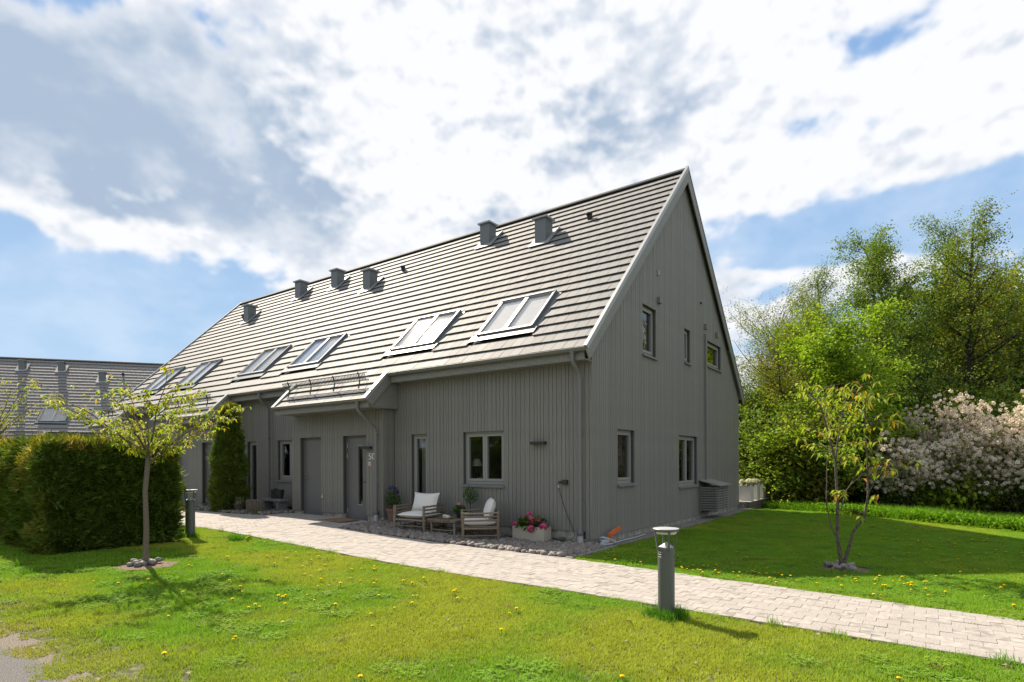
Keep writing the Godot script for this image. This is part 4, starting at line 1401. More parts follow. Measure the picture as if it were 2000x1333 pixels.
func build_wood() -> void:
	var small := spray(31, 9, 0.30, 0.085, 0.06, 0.25)
	var mid := spray(32, 10, 0.34, 0.11, 0.08, 0.3)
	var fine := spray(33, 12, 0.34, 0.07, 0.045, 0.2)
	var mid_b := spray(37, 9, 0.40, 0.15, 0.11, 0.3)
	var fine_b := spray(38, 10, 0.40, 0.12, 0.075, 0.25)
	var alder := [Color(0.065, 0.115, 0.022), Color(0.085, 0.14, 0.022), Color(0.055, 0.095, 0.02), Color(0.105, 0.14, 0.03)]
	var lime := [Color(0.125, 0.205, 0.018), Color(0.10, 0.175, 0.018), Color(0.15, 0.22, 0.022)]
	var olive := [Color(0.105, 0.125, 0.028), Color(0.125, 0.14, 0.025), Color(0.085, 0.11, 0.022)]
	var deep := alder
	var gold := [Color(0.19, 0.19, 0.022), Color(0.15, 0.165, 0.022), Color(0.11, 0.14, 0.022)]
	var wood := "trees of the wood beside the lawn"
	# tall alders
	wood_tree("alder_tree", "tall slender leaning alder with bare lower trunk", 201, spot(1815, 25.0), 12.1, 0.2, ALDER, Vector3(-0.035, 0, -0.02), small, 1.15, 0.16, alder, wood)
	wood_tree("alder_tree", "tall alder with thick dark trunk behind blossoming shrub", 202, spot(1885, 24.0), 11.7, 0.22, ALDER, Vector3(0.0, 0, 0.0), small, 1.15, 0.17, [alder[0], alder[1], olive[0], olive[1]], wood)
	wood_tree("alder_tree", "broad leafy alder standing behind the leafy green maple", 203, spot(1752, 23.0), 10.6, 0.16, ALDER, Vector3(-0.02, 0, -0.02), small, 1.5, 0.2, alder, wood)
	wood_tree("alder_tree", "dark thin alder standing between two taller alders", 204, spot(1850, 29.0), 13.2, 0.13, ALDER, Vector3(0.01, 0, 0), small, 1, 0.2, alder, wood)
	wood_tree("larch_tree", "pointed narrow tree rising behind the bright green maple", 205, spot(1618, 31.0), 11.6, 0.16, ALDER, Vector3(0.0, 0, 0), fine, 1, 0.15, alder, wood)
	wood_tree("maple_tree", "bright yellow-green leafy maple behind the young bronze tree", 206, spot(1640, 20.5), 6.3, 0.14, BROAD, Vector3(-0.02, 0, 0), mid, 2, 0.22, lime, wood)
	wood_tree("maple_tree", "mid green leafy tree at foot of tall alders", 207, spot(1725, 27.0), 6.4, 0.13, BROAD, Vector3(0.02, 0, 0), mid, 2, 0.24, [lime[1], alder[1], alder[3]], wood)
	wood_tree("willow_tree", "olive green bushy tree next to house gable", 208, spot(1540, 24.0), 7.2, 0.14, BROAD, Vector3(-0.02, 0, 0), fine, 2, 0.25, olive, wood)
	wood_tree("willow_tree", "dull green dense tree behind the olive green one", 209, spot(1590, 27.0), 8.3, 0.15, BROAD, Vector3(0.02, 0, 0), fine, 2, 0.28, [olive[2], alder[0], alder[2]], wood)
	wood_tree("bare_tree", "leafless grey tree with fine twigs against the sky", 210, spot(1528, 27.0), 7.6, 0.10, BARE, Vector3(-0.03, 0, 0), fine, 0, 0.1, olive, wood)
	wood_tree("thin_tree", "sparse thin tree half hidden by gable roof edge", 211, spot(1462, 25.0), 7.0, 0.09, ALDER, Vector3(-0.14, 0, 0.0), small, 1, 0.15, olive, wood)
	wood_tree("oak_tree", "golden green broad oak behind dark spruce", 212, spot(1985, 28.0), 11.0, 0.2, BROAD, Vector3(0.0, 0, 0), mid, 2, 0.3, gold, wood)
	wood_tree("oak_tree", "dusky green broad tree filling gap behind the alders", 213, spot(1930, 31.0), 10.0, 0.2, BROAD, Vector3(-0.03, 0, 0), fine, 2, 0.3, [alder[0], olive[0], deep[1]], wood)
	wood_tree("oak_tree", "shaded deep green tree low behind alder trunks", 214, spot(1800, 32.0), 8.2, 0.18, BROAD, Vector3(0.02, 0, 0), mid, 2, 0.32, [deep[0], deep[1], alder[0]], wood)
	wood_tree("oak_tree", "shaded green tree standing beyond the dark spruce", 215, spot(2090, 27.0), 9.0, 0.18, BROAD, Vector3(0.0, 0, 0), mid, 2, 0.3, [deep[1], gold[2]], wood)
	wood_tree("birch_tree", "light green tree filling wood behind the maple", 216, spot(1690, 30.0), 8.8, 0.14, BROAD, Vector3(0.0, 0, 0), fine, 2, 0.28, [alder[1], alder[3], lime[1]], wood)
	wood_tree("willow_tree", "narrow olive tree rising just past the gable roof edge", 217, spot(1495, 27.5), 7.0, 0.12, BROAD, Vector3(0.0, 0, 0), fine, 2, 0.26, olive, wood)
	wood_tree("willow_tree", "grey-green tree filling the sky gap beside the leafless tree", 218, spot(1565, 30.0), 9.0, 0.13, BROAD, Vector3(0.0, 0, 0), fine, 2, 0.28, [olive[0], alder[3]], wood)
	# undergrowth along the edge of the wood
	var edge := "undergrowth shrubs at the edge of the wood"
	var row := [[1450, 24.5, 3.8, olive], [1485, 24.0, 3.4, lime], [1515, 23.0, 3.4, deep], [1545, 21.5, 2.6, olive], [1590, 21.5, 3.1, lime], [1640, 23.0, 2.6, deep], [1690, 25.5, 3.0, deep], [1740, 26.5, 3.2, alder], [1790, 25.0, 3.4, deep], [1850, 24.5, 3.3, alder], [1905, 23.0, 3.8, deep], [1960, 22.5, 4.0, alder], [2030, 22.0, 3.6, deep], [1570, 28.5, 4.2, deep], [1665, 27.0, 4.4, deep], [1770, 28.0, 4.6, deep], [1880, 28.0, 5.0, deep], [1990, 29.0, 5.2, deep], [1480, 29.0, 4.4, alder], [1800, 20.3, 1.25, lime], [1870, 20.6, 1.3, alder], [1930, 20.4, 1.2, lime], [1985, 20.2, 1.3, alder]]
	var words := ["olive shrub close behind house corner", "yellow-green shrub behind white flower boxes", "dark shrub between olive tree and flower boxes", "low olive shrub before the dark trunks", "bright shrub below the yellow-green maple", "dark low shrub behind young bronze tree", "dark shrub left of the blossoming shrub", "green shrub under the leaning alder", "dark shrub beside pale blossom", "green shrub behind pale blossom", "tall dark shrub behind pale blossom", "tall green shrub at spruce foot", "dark shrub beyond the dark spruce", "deep shade shrub behind willow", "deep shade shrub behind maple", "deep shade shrub behind slender alder", "deep shade shrub behind thick alder", "deep shade shrub behind golden oak", "distant green shrub beside gable roof edge", "low bright shrub before the lower blossoming shrub", "low green shrub under the large blossoming shrub", "low bright shrub between two blossoming shrubs", "low green shrub under the blossoming shrub by spruce"]
	for k in row.size():
		var q: Array = row[k]
		shrub("undergrowth_shrub", words[k], 300 + k, spot(q[0], q[1]), 7, q[2], 1.5, mid_b if k % 2 else fine_b, 1, 0.26, q[3], edge)
	# blossoming shrub
	var fl := MB.new()
	var g := RandomNumberGenerator.new()
	g.seed = 91
	for k in 15:
		var y := 1.0 - 2.0 * (k + 0.5) / 15.0
		var a := k * 2.39996
		var o := (Vector3(sqrt(1 - y * y) * cos(a), y, sqrt(1 - y * y) * sin(a)) + Vector3(g.randfn(), g.randfn(), g.randfn()) * 0.2).normalized()
		var e := o.cross(Vector3(g.randfn(), g.randfn(), g.randfn())).normalized()
		var u := o.cross(e)
		var c := o * g.randf_range(0.035, 0.06)
		var q := g.randf_range(0.88, 1.05)
		fl.col = Color(q, q * g.randf_range(0.92, 1.0), q * g.randf_range(0.9, 0.99))
		fl.lq(c - e * 0.026, c - u * 0.024 + o * 0.006, c + e * 0.026, c + u * 0.024 + o * 0.006, o)
	var blossom := fl
	var lf := spray(34, 6, 0.16, 0.05, 0.034, 0.2)
	for s in [[1890, 19.5, 2.9, 2.3, 14, "large pale pink blossoming shrub at the edge of the wood", 401], [1775, 19.5, 2.0, 1.7, 9, "lower sparse pale pink blossoming shrub next to larger one", 402], [1995, 19.0, 3.0, 2.2, 12, "pale pink blossoming shrub beside the dark spruce", 403]]:
		var t := thing("blossom_shrub", s[5], "shrub", spot(s[0], s[1]), 0.0, "blossoming shrubs")
		var gg := RandomNumberGenerator.new()
		gg.seed = s[6]
		var b := MB.new()
		var ends := []
		for k in s[4]:
			var a: float = TAU * (k + gg.randf()) / s[4]
			var o := Vector3(cos(a), 0, sin(a))
			limbs(b, gg, o * gg.randf_range(0.0, 0.5) + Vector3(0, -0.1, 0), Vector3.UP + o * gg.randf_range(0.15, s[3] / s[2]), s[2] * gg.randf_range(0.8, 1.08), 0.04, 0, BUSH, ends)
		piece("stems", b, M.darkbark, t)
		var xf := []
		var pick := []
		var tints := [Color(0.07, 0.12, 0.02), Color(0.09, 0.14, 0.02), Color(0.05, 0.09, 0.015)]
		put_leaves(gg, ends, 2, 0.13, 9, 0.8, 1.3, xf, pick)
		bake("foliage", lf, M.leaf, xf, shades(tints), pick, t)
		xf = []
		pick = []
		var high := []
		for e in ends:
			if e[0].y > 0.7 + gg.randf() * 0.6: high.append(e)
		tints = [Color(0.84, 0.77, 0.73), Color(0.90, 0.85, 0.81), Color(0.80, 0.71, 0.66)]
		put_leaves(gg, high, 1.7, 0.12, 3, 0.7, 1.25, xf, pick)
		bake("blossom", blossom, M.petal, xf, tints, pick, t)
	# trees across the road, which the windows mirror
	for k in 6:
		wood_tree("roadside_tree", ["broad green tree across the road opposite the clipped hedge", "second broad green tree across the road past the hedge", "third broad green tree across the road past the hedge", "fourth broad green tree across the road past the hedge", "fifth broad green tree across the road past the hedge", "last broad green tree across the road past the hedge"][k], 620 + k, Vector3([-13.0, -18.0, -23.0, -28.0, -34.0, -40.0][k], 0.0, [21.0, 24.0, 26.0, 27.0, 26.0, 28.0][k]), [8.0, 9.0, 7.5, 8.5, 9.0, 8.0][k], 0.2, BROAD, Vector3.ZERO, mid_b, 1.2, 0.35, [deep[1], alder[1], lime[1]], "trees across the road", 1.5)
	# dark spruce and a maple branch reaching in at the right edge
	var sp := thing("spruce_tree", "dark spruce with drooping boughs at the edge of the wood", "tree", spot(2040, 22.0), 0.0, wood)
	var sb := MB.new()
	var gs := RandomNumberGenerator.new()
	gs.seed = 55
	sb.tube([Vector3(0, -0.2, 0), Vector3(0.02, 4, 0), Vector3(0, 9.6, 0)], [0.13, 0.09, 0.01], 7)
	var nx := []
	var nc := []
	for k in 95:
		var f := (k + gs.randf()) / 95.0
		var y := 1.6 + 7.9 * f
		var a := gs.randf() * TAU
		var l := (1.0 - f) * 2.1 + 0.15
		var o := Vector3(cos(a), 0, sin(a))
		var pts := []
		for i in 5:
			var u := i / 4.0
			pts.append(Vector3(0, y, 0) + o * l * u + Vector3(0, -0.55 * l * u + 0.3 * l * u * u, 0))
		sb.tube(pts, [0.022, 0.006], 3, false)
		for i in int(l * 14) + 2:
			var u := gs.randf()
			var p := Vector3(0, y, 0) + o * l * u + Vector3(0, -0.55 * l * u + 0.3 * l * u * u, 0)
			nx.append(Transform3D(Basis.from_euler(Vector3(gs.randf_range(-0.4, 0.4), gs.randf() * TAU, gs.randf_range(-0.4, 0.4))).scaled(Vector3.ONE * gs.randf_range(0.8, 1.4)), p + Vector3(0, -0.08, 0)))
			nc.append(gs.randi() % 3)
	piece("trunk", sb, M.darkbark, sp)
	bake("crown", spray(35, 16, 0.24, 0.11, 0.018, 0.4), M.needle, nx, shades([Color(0.022, 0.04, 0.012)]), nc, sp)
	# far edge of the wood, seen as one mass
	var xf := []
	var cols := []
	for k in 42000:
		var px := gs.randf_range(1400, 2250)
		var p := spot(px, gs.randf_range(29.0, 42.0))
		p.y = pow(gs.randf(), 0.75) * (5.2 + 0.9 * sin(px * 0.055) + 0.5 * sin(px * 0.13 + 1.0) + 6.3 * smoothstep(1430, 1900, px)) * (0.8 + 0.2 * sin(p.x * 1.3 + p.z * 0.9))
		xf.append(Transform3D(Basis.from_euler(Vector3(gs.randf(), gs.randf() * TAU, gs.randf())).scaled(Vector3.ONE * gs.randf_range(1.2, 2.2)), p))
		cols.append(shades(alder)[gs.randi() % 12])
	var fw := scatter("far_wood", mid.mesh(), M.leaf, xf, cols, self)
	fw.set_meta("kind", "stuff")
	tag(fw, "green foliage inside the wood behind the trees", "wood")
	# nettles and long grass in front of the wood
	xf = []
	cols = []
	var leafy_bed := spray(36, 14, 0.26, 0.085, 0.06, 0.35)
	for k in 2000:
		var f := gs.randf()
		var p := Vector3(1.2, 0, -11.6).lerp(Vector3(9.5, 0, -5.0), f) + Vector3(-0.6, 0, -0.75) * gs.randf_range(-0.35, 1.4) * (0.6 + 0.5 * sin(f * 9.0) * 0.3)
		if f < 0.16 and gs.randf() < 0.7: continue
		if sin(f * 41.0) + sin(f * 23.0 + 2.0) < gs.randf_range(-1.6, 0.4): continue
		p.y = height(p.x, p.z) + gs.randf_range(0.02, 0.13)
		xf.append(Transform3D(Basis.from_euler(Vector3(gs.randf_range(-0.3, 0.3), gs.randf() * TAU, 0)).scaled(Vector3.ONE * gs.randf_range(0.5, 0.95)), p))
		cols.append([Color(0.16, 0.31, 0.024), Color(0.20, 0.34, 0.03), Color(0.12, 0.25, 0.02)][gs.randi() % 3])
	var nb := scatter("ground_elder", leafy_bed.mesh(), M.leaf, xf, cols, self)
	nb.set_meta("kind", "stuff")
	tag(nb, "bright green leafy ground cover along the edge of the wood", "ground cover")
	xf = []
	cols = []
	var long := grass_patch(9, 90, 0.5, 0.30)
	for k in 520:
		var f := gs.randf()
		var p := Vector3(0.5, 0, -12.3).lerp(Vector3(11.0, 0, -4.2), f) + Vector3(-0.6, 0, -0.75) * gs.randf_range(0.0, 2.6)
		p.y = height(p.x, p.z)
		xf.append(Transform3D(Basis(Vector3.UP, gs.randf() * TAU).scaled(Vector3(1.6, gs.randf_range(0.6, 1.2), 1.6)), p))
		cols.append(Color(0.13, 0.27, 0.025) * gs.randf_range(0.8, 1.2))
	var lg := scatter("long_grass", long, M.grass, xf, cols, self)
	lg.set_meta("kind", "stuff")
	tag(lg, "unmown long grass at the foot of the wood", "grass")

func stone_ring(at: Vector3, n: int, r: float, label: String, bare: float, name_: String) -> void:
	var d := MB.new()
	var g := RandomNumberGenerator.new()
	g.seed = int(at.x * 100)
	for k in 18:
		var a0 := TAU * k / 18.0
		var a1 := TAU * (k + 1) / 18.0
		var r0 := bare * (1.0 + 0.12 * sin(k * 2.3))
		var r1 := bare * (1.0 + 0.12 * sin(((k + 1) % 18) * 2.3))
		d.tri(Vector3(0, 0.02, 0), Vector3(cos(a1) * r1, 0.006, sin(a1) * r1), Vector3(cos(a0) * r0, 0.006, sin(a0) * r0))
	var o := part(name_, d.mesh(), M.redsoil, self, Transform3D(Basis.IDENTITY, at))
	o.set_meta("kind", "structure")
	var t := thing("stone_ring", label, "stones", at)
	for k in n:
		var a := TAU * k / n + g.randf_range(-0.25, 0.25)
		var q := r * g.randf_range(0.45, 1.05)
		var m := MB.new()
		m.blob(Vector3.ZERO, Vector3(0.055, 0.035, 0.04) * g.randf_range(0.8, 1.3), 9, 5, 0.25, g, 0.85)
		piece("stone", m, M.stones[[1, 4, 2, 1][k % 4]], t, Transform3D(Basis.from_euler(Vector3(g.randf_range(-0.3, 0.3), g.randf() * TAU, g.randf_range(-0.3, 0.3))), Vector3(cos(a) * q, 0.04 + (0.025 if k % 3 == 0 else 0.0), sin(a) * q)))

# young standard tree with a wide vase of yellow-green leaves
func young_cherry(at: Vector3, seed_: int, label: String, tall: float, reach: float, n_leaf: int) -> void:
	var t := thing("young_cherry_tree", label, "tree", at, 0.0, "young cherry trees")
	var g := RandomNumberGenerator.new()
	g.seed = seed_
	var b := MB.new()
	var fork := Vector3(0.06, tall * 0.58, -0.03)
	b.tube([Vector3(0, -0.1, 0), Vector3(0.015, 0.05, 0), Vector3(0.05, tall * 0.2, 0.0), Vector3(0.065, tall * 0.4, 0.02), fork], [0.052, 0.042, 0.036, 0.032, 0.034], 10)
	var xf := []
	var lb := MB.new()
	for k in 11:
		var a := TAU * (k * 0.382) + g.randf_range(-0.2, 0.2)
		var o := Vector3(cos(a), 0, sin(a))
		var l := reach * g.randf_range(0.75, 1.08) if k < 8 else reach * g.randf_range(0.3, 0.6)
		var rise := tall * g.randf_range(0.2, 0.42) if k < 8 else tall * g.randf_range(0.32, 0.44)
		var pts := []
		for i in 7:
			var u := i / 6.0
			pts.append(fork + Vector3(0, -0.06 * (k % 3), 0) + o * l * pow(u, 0.9) + Vector3(0, rise * pow(u, 0.75), 0) + Vector3(g.randfn(), g.randfn() * 0.5, g.randfn()) * 0.025 * u)
		b.tube(pts, [0.019, 0.015, 0.012, 0.009, 0.007, 0.005, 0.003], 6, false)
		for i in range(1, 7):
			for q in 3:
				var f := g.randf()
				var base: Vector3 = pts[i - 1].lerp(pts[i], f)
				var ta := a + g.randf_range(-1.5, 1.5)
				var tl := g.randf_range(0.16, 0.42)
				var tip := base + Vector3(cos(ta) * tl, g.randf_range(-0.04, 0.2), sin(ta) * tl)
				b.tube([base, base.lerp(tip, 0.5) + Vector3(0, 0.02, 0), tip], [0.004, 0.003, 0.0018], 4, false)
				for w in 5: xf.append(base.lerp(tip, g.randf_range(0.25, 1.05)))
	piece("trunk", b, M.cherry, t)
	for k in n_leaf:
		var p: Vector3 = xf[g.randi() % xf.size()] + Vector3(g.randfn(), g.randfn(), g.randfn()) * 0.015
		var a := g.randf() * TAU
		var q := g.randf_range(0.75, 1.2)
		lb.col = Color(0.44 * q, 0.44 * q, 0.04 * q)
		if g.randf() < 0.3: lb.col = Color(0.24 * q, 0.36 * q, 0.03 * q)
		if g.randf() < 0.09: lb.col = Color(0.42 * q, 0.27 * q, 0.06 * q)
		leaf_into(lb, p, Vector3(cos(a), g.randf_range(-0.75, 0.15), sin(a)), Vector3(-sin(a), g.randf_range(-0.3, 0.3), cos(a)), g.randf_range(0.055, 0.095), g.randf_range(0.026, 0.040), 0.3)
	piece("crown", lb, M.leaf, t)

func bronze_tree(at: Vector3) -> void:
	var t := thing("young_bronze_tree", "young multi-stemmed tree with large drooping bronze and yellow-green leaves", "tree", at)
	var g := RandomNumberGenerator.new()
	g.seed = 612
	var b := MB.new()
	var lb := MB.new()
	# stems in the plane the photograph shows: r is the picture's right, f its depth
	var r := Vector3(0.8126, 0, -0.5827)
	var f := Vector3(-0.5827, 0, -0.8126)
	var stems := [[[0, 0, -0.1], [0, 0.02, 0.12], [-0.06, 0.0, 0.45], [-0.03, 0.05, 1.0], [-0.06, 0.05, 1.6], [-0.2, 0.0, 2.05], [-0.33, -0.05, 2.4], [-0.55, -0.1, 2.62]],
		[[0.02, 0, 0.05], [0.1, 0, 0.3], [0.16, -0.02, 0.55], [0.30, -0.05, 0.75], [0.36, -0.05, 1.1], [0.38, 0, 1.6], [0.40, 0.08, 2.1], [0.42, 0.1, 2.55]],
		[[-0.03, 0.0, 0.4], [-0.13, 0.04, 0.6], [-0.18, 0.08, 0.95], [-0.17, 0.08, 1.5], [-0.15, 0.1, 1.8]],
		[[-0.06, 0.05, 1.6], [0.02, 0.1, 2.0], [0.1, 0.14, 2.35], [0.16, 0.1, 2.6]],
		[[0.36, -0.05, 1.1], [0.46, -0.1, 1.35], [0.52, -0.1, 1.6]], [[0.0, 0, 0.9], [0.1, 0.05, 1.15], [0.2, 0.05, 1.3]]]
	var tips := []
	for q in stems.size():
		var pts := []
		for p in stems[q]: pts.append(r * p[0] + f * p[1] + Vector3(0, p[2], 0))
		var r0: float = [0.034, 0.026, 0.011, 0.014, 0.008, 0.008][q]
		var rad := []
		for i in pts.size(): rad.append(lerpf(r0, 0.006, float(i) / (pts.size() - 1)))
		b.tube(pts, rad, 7, true)
		if q == 2: continue
		for k in ([27, 25, 0, 20, 3, 3][q]):
			var i := pts.size() - 2 - int(pow(g.randf(), 1.3) * minf(4, pts.size() - 1))
			i = maxi(i, 0 if q > 2 else 2)
			var base: Vector3 = pts[i].lerp(pts[i + 1], g.randf())
			var a := g.randf() * TAU
			var l := g.randf_range(0.15, 0.55) * (0.6 if base.y < 1.5 else 1.0)
			var tip := base + Vector3(cos(a) * l, g.randf_range(-0.05, 0.25), sin(a) * l)
			b.tube([base, base.lerp(tip, 0.55) + Vector3(0, 0.03, 0), tip], [0.006, 0.004, 0.002], 4, false)
			tips.append([base.lerp(tip, 0.6), 2])
			tips.append([tip, 4])
	piece("stems", b, M.bark, t)
	for e in tips:
		for k in e[1]:
			var a := g.randf() * TAU
			var q := g.randf_range(0.8, 1.2)
			var kind := g.randf()
			lb.col = Color(0.40 * q, 0.43 * q, 0.07 * q)
			if kind < 0.4: lb.col = Color(0.25 * q, 0.32 * q, 0.05 * q)
			elif kind > 0.86: lb.col = Color(0.45 * q, 0.24 * q, 0.06 * q)
			leaf_into(lb, e[0] + Vector3(g.randfn(), g.randfn(), g.randfn()) * 0.02, Vector3(cos(a), g.randf_range(-1.3, -0.1), sin(a)), Vector3(-sin(a), g.randf_range(-0.2, 0.2), cos(a)), g.randf_range(0.10, 0.165), g.randf_range(0.032, 0.05), 0.22)
	piece("crown", lb, M.leaf, t)

func thuja_spray(seed_: int) -> MB:      # a flat fan of scaly twigs
	var g := RandomNumberGenerator.new()
	g.seed = seed_
	var b := MB.new()
	for k in 11:
		var a := g.randf_range(-1.0, 1.0)
		var d := Vector3(sin(a), g.randf_range(-0.15, 0.25), cos(a))
		var p := Vector3(0, 0, 0) + Vector3(sin(a) * 0.02, 0, g.randf_range(-0.02, 0.07))
		var q := g.randf_range(0.7, 1.35)
		b.col = Color(q * g.randf_range(0.9, 1.15), q, q * g.randf_range(0.8, 1.1))
		flat_leaf(b, p, d, Vector3(cos(a), g.randf_range(-0.3, 0.3), -sin(a)), g.randf_range(0.05, 0.10), g.randf_range(0.009, 0.017), g.randf_range(-0.1, 0.3))
	return b

func thuja(called: String, label: String, category: String, at: Vector3, core: MB, place: Callable, n: int, seed_: int, lump := 0.13) -> void:
	var t := thing(called, label, category, at)
	var cm := mat(lin(0.018, 0.022, 0.010), 1.0)
	piece("added_dark_core", core, cm, t)  # solid dark core added inside the foliage to block light
	var g := RandomNumberGenerator.new()
	g.seed = seed_
	var shapes := [thuja_spray(seed_ + 1), thuja_spray(seed_ + 2), thuja_spray(seed_ + 3)]
	var xf := [[], [], []]
	var cols := [[], [], []]
	var tints := []
	for q in 12: 
		var base := Vector3(0.080, 0.132, 0.025).lerp(Vector3(0.15, 0.21, 0.042), (q % 3) / 2.0)
		base = base.lerp(Vector3(0.40, 0.31, 0.07), [0.0, 0.33, 0.66, 1.0][q / 3])
		tints.append(Color(base.x, base.y, base.z))
	var clump := FastNoiseLite.new()
	clump.seed = seed_
	clump.frequency = 1.6
	clump.fractal_octaves = 3
	for k in n:
		var e: Array = place.call(g)           # [point, outward]
		var p: Vector3 = e[0]
		var o: Vector3 = e[1]
		p += o * (clump.get_noise_3d(p.x * 1.5, p.y, p.z * 1.5) * lump + g.randf_range(-0.09, 0.05))
		var d := (o * g.randf_range(0.3, 1.0) + Vector3(g.randfn() * 0.55, g.randf_range(-0.1, 0.9), g.randfn() * 0.55)).normalized()
		var side := d.cross(Vector3(g.randfn(), g.randfn(), g.randfn())).normalized()
		var i := k % 3
		xf[i].append(Transform3D(Basis(side, d.cross(side), d).orthonormalized().scaled(Vector3.ONE * g.randf_range(0.9, 1.7)), p))
		var bronze: float = e[2] * smoothstep(-0.3, 0.4, clump.get_noise_3d(p.x * 0.8 + 30, p.y * 0.8, p.z * 0.8) + g.randf_range(-0.25, 0.25))
		cols[i].append(clampi(int(bronze * 4.0), 0, 3) * 3 + g.randi() % 3)
	for i in 3: bake("foliage", shapes[i], M.needle, xf[i], tints, cols[i], t)

func build_hedges() -> void:
	# a clipped hedge: from x = -5.95 far along -x, 4.62 < z < 6.6
	var h := 1.68
	var x0 := -13.0
	var x1 := -6.02
	var z0 := 4.72
	var z1 := 6.58
	var core := MB.new()
	core.bevel_box(Vector3(x0 + 6.0, 0.03, z0 + 0.13 - 5.6), Vector3(x1 + 6.0 - 0.13, h - 0.14, z1 - 0.13 - 5.6), 0.12)
	thuja("clipped_hedge", "large clipped green hedge with bronze tips beside the young tree", "hedge", Vector3(-6.0, 0.2, 5.6), core, func(g):
		var f: float = g.randf()
		var x: float = x1 - pow(g.randf(), 1.4) * (x1 - x0)
		var y: float = h * pow(g.randf(), 0.85)
		var z: float = g.randf_range(z0, z1)
		var round_: float = 0.10 * smoothstep(h - 0.3, h, y)
		if f < 0.30: return [Vector3(x1 - round_ + 6.0, y - 0.08 * 0, z - 5.6), Vector3.RIGHT, 0.5 * smoothstep(1.1, 1.7, y)]
		if f < 0.62: return [Vector3(x + 6.0, y, z1 - round_ - 5.6), Vector3.BACK, 0.35 + 0.6 * smoothstep(1.1, 1.7, y)]
		if f < 0.72: return [Vector3(x + 6.0, y, z0 + round_ - 5.6), Vector3.FORWARD, 0.3]
		return [Vector3(x + 6.0, h - 0.02 + maxf(0.0, g.randf() - 0.8) * 0.5, z - 5.6), Vector3.UP, 0.95], 17500, 710)
	# a slim column of the same kind by the second porch
	var cc := MB.new()
	cc.lathe([Vector2(0.0, 0.02), Vector2(0.20, 0.1), Vector2(0.21, 1.4), Vector2(0.12, 2.3), Vector2(0.02, 2.85)], 10)
	thuja("columnar_thuja", "tall slim green conifer standing against the house front", "conifer", Vector3(-11.0, 0.23, 1.02), cc, func(g):
		var y: float = 2.98 * g.randf()
		var a: float = g.randf() * TAU
		var r: float = 0.37 * (1.0 - 0.9 * pow(y / 3.05, 2.6)) * (0.82 + 0.18 * smoothstep(0.0, 0.5, y))
		var o := Vector3(cos(a), 0.15, sin(a)).normalized()
		return [Vector3(cos(a) * r, y, sin(a) * r), o, 0.2 + 0.15 * smoothstep(2.2, 2.9, y)], 5600, 730, 0.16)

# ------------------------------------------------------------------ things on the site
func onz(px: float, py: float, z: float) -> Vector3:      # where the sight line of a photo pixel meets a plane parallel to the front
	var d := aim(px, py)
	return CAM + d * (z - CAM.z) / d.z

func lamp_post(at: Vector3, turn: float, label: String) -> void:
	var t := thing("bollard_lamp", label, "lamp", at, turn, "bollard lamps along the path")
	var b := MB.new()
	b.lathe([Vector2(0.0835, -0.1), Vector2(0.0835, 0.63), Vector2(0.0815, 0.632), Vector2(0.0815, 0.640), Vector2(0.0835, 0.642), Vector2(0.0835, 0.655), Vector2(0.0815, 0.657), Vector2(0.0815, 0.665), Vector2(0.0835, 0.667), Vector2(0.0835, 0.68), Vector2(0.0815, 0.682), Vector2(0.0815, 0.690), Vector2(0.0835, 0.692), Vector2(0.0835, 0.715), Vector2(0.077, 0.727)], 32)
	piece("post", b, M.lamp, t)
	var f := MB.new()
	f.lathe([Vector2(0.0865, -0.02), Vector2(0.0865, 0.05), Vector2(0.0836, 0.052)], 32)
	piece("foot", f, M.slab, t)
	var c := MB.new()
	c.lathe([Vector2(0.077, 0.727), Vector2(0.06, 0.738), Vector2(0.0, 0.778)], 24)
	piece("reflector", c, M.lampcap, t)
	var o := MB.new()
	o.lathe([Vector2(0.0, 0.862), Vector2(0.098, 0.862), Vector2(0.106, 0.878), Vector2(0.108, 0.892)], 32)
	piece("diffuser", o, M.opal, t)
	var h := MB.new()
	h.lathe([Vector2(0.108, 0.884), Vector2(0.13, 0.898), Vector2(0.132, 0.912)], 40)
	piece("rim", h, M.lamp, t)
	var h2 := MB.new()
	h2.lathe([Vector2(0.132, 0.912), Vector2(0.128, 0.917), Vector2(0.0, 0.922)], 40)
	piece("top", h2, M.lampcap, t)
	for k in 4:
		var a := TAU * k / 4.0 + 0.35
		var d := Vector3(sin(a), 0, cos(a))
		var s := MB.new()
		var sd := Vector3(d.z, 0, -d.x) * 0.009
		var lo := d * 0.086 + Vector3(0, 0.70, 0)
		var hi := d * 0.114 + Vector3(0, 0.893, 0)
		s.hexa([lo - sd + d * 0.006, lo + sd + d * 0.006, lo + sd - d * 0.006, lo - sd - d * 0.006, hi - sd + d * 0.006, hi + sd + d * 0.006, hi + sd - d * 0.006, hi - sd - d * 0.006])
		piece("strut", s, M.lamp, t)

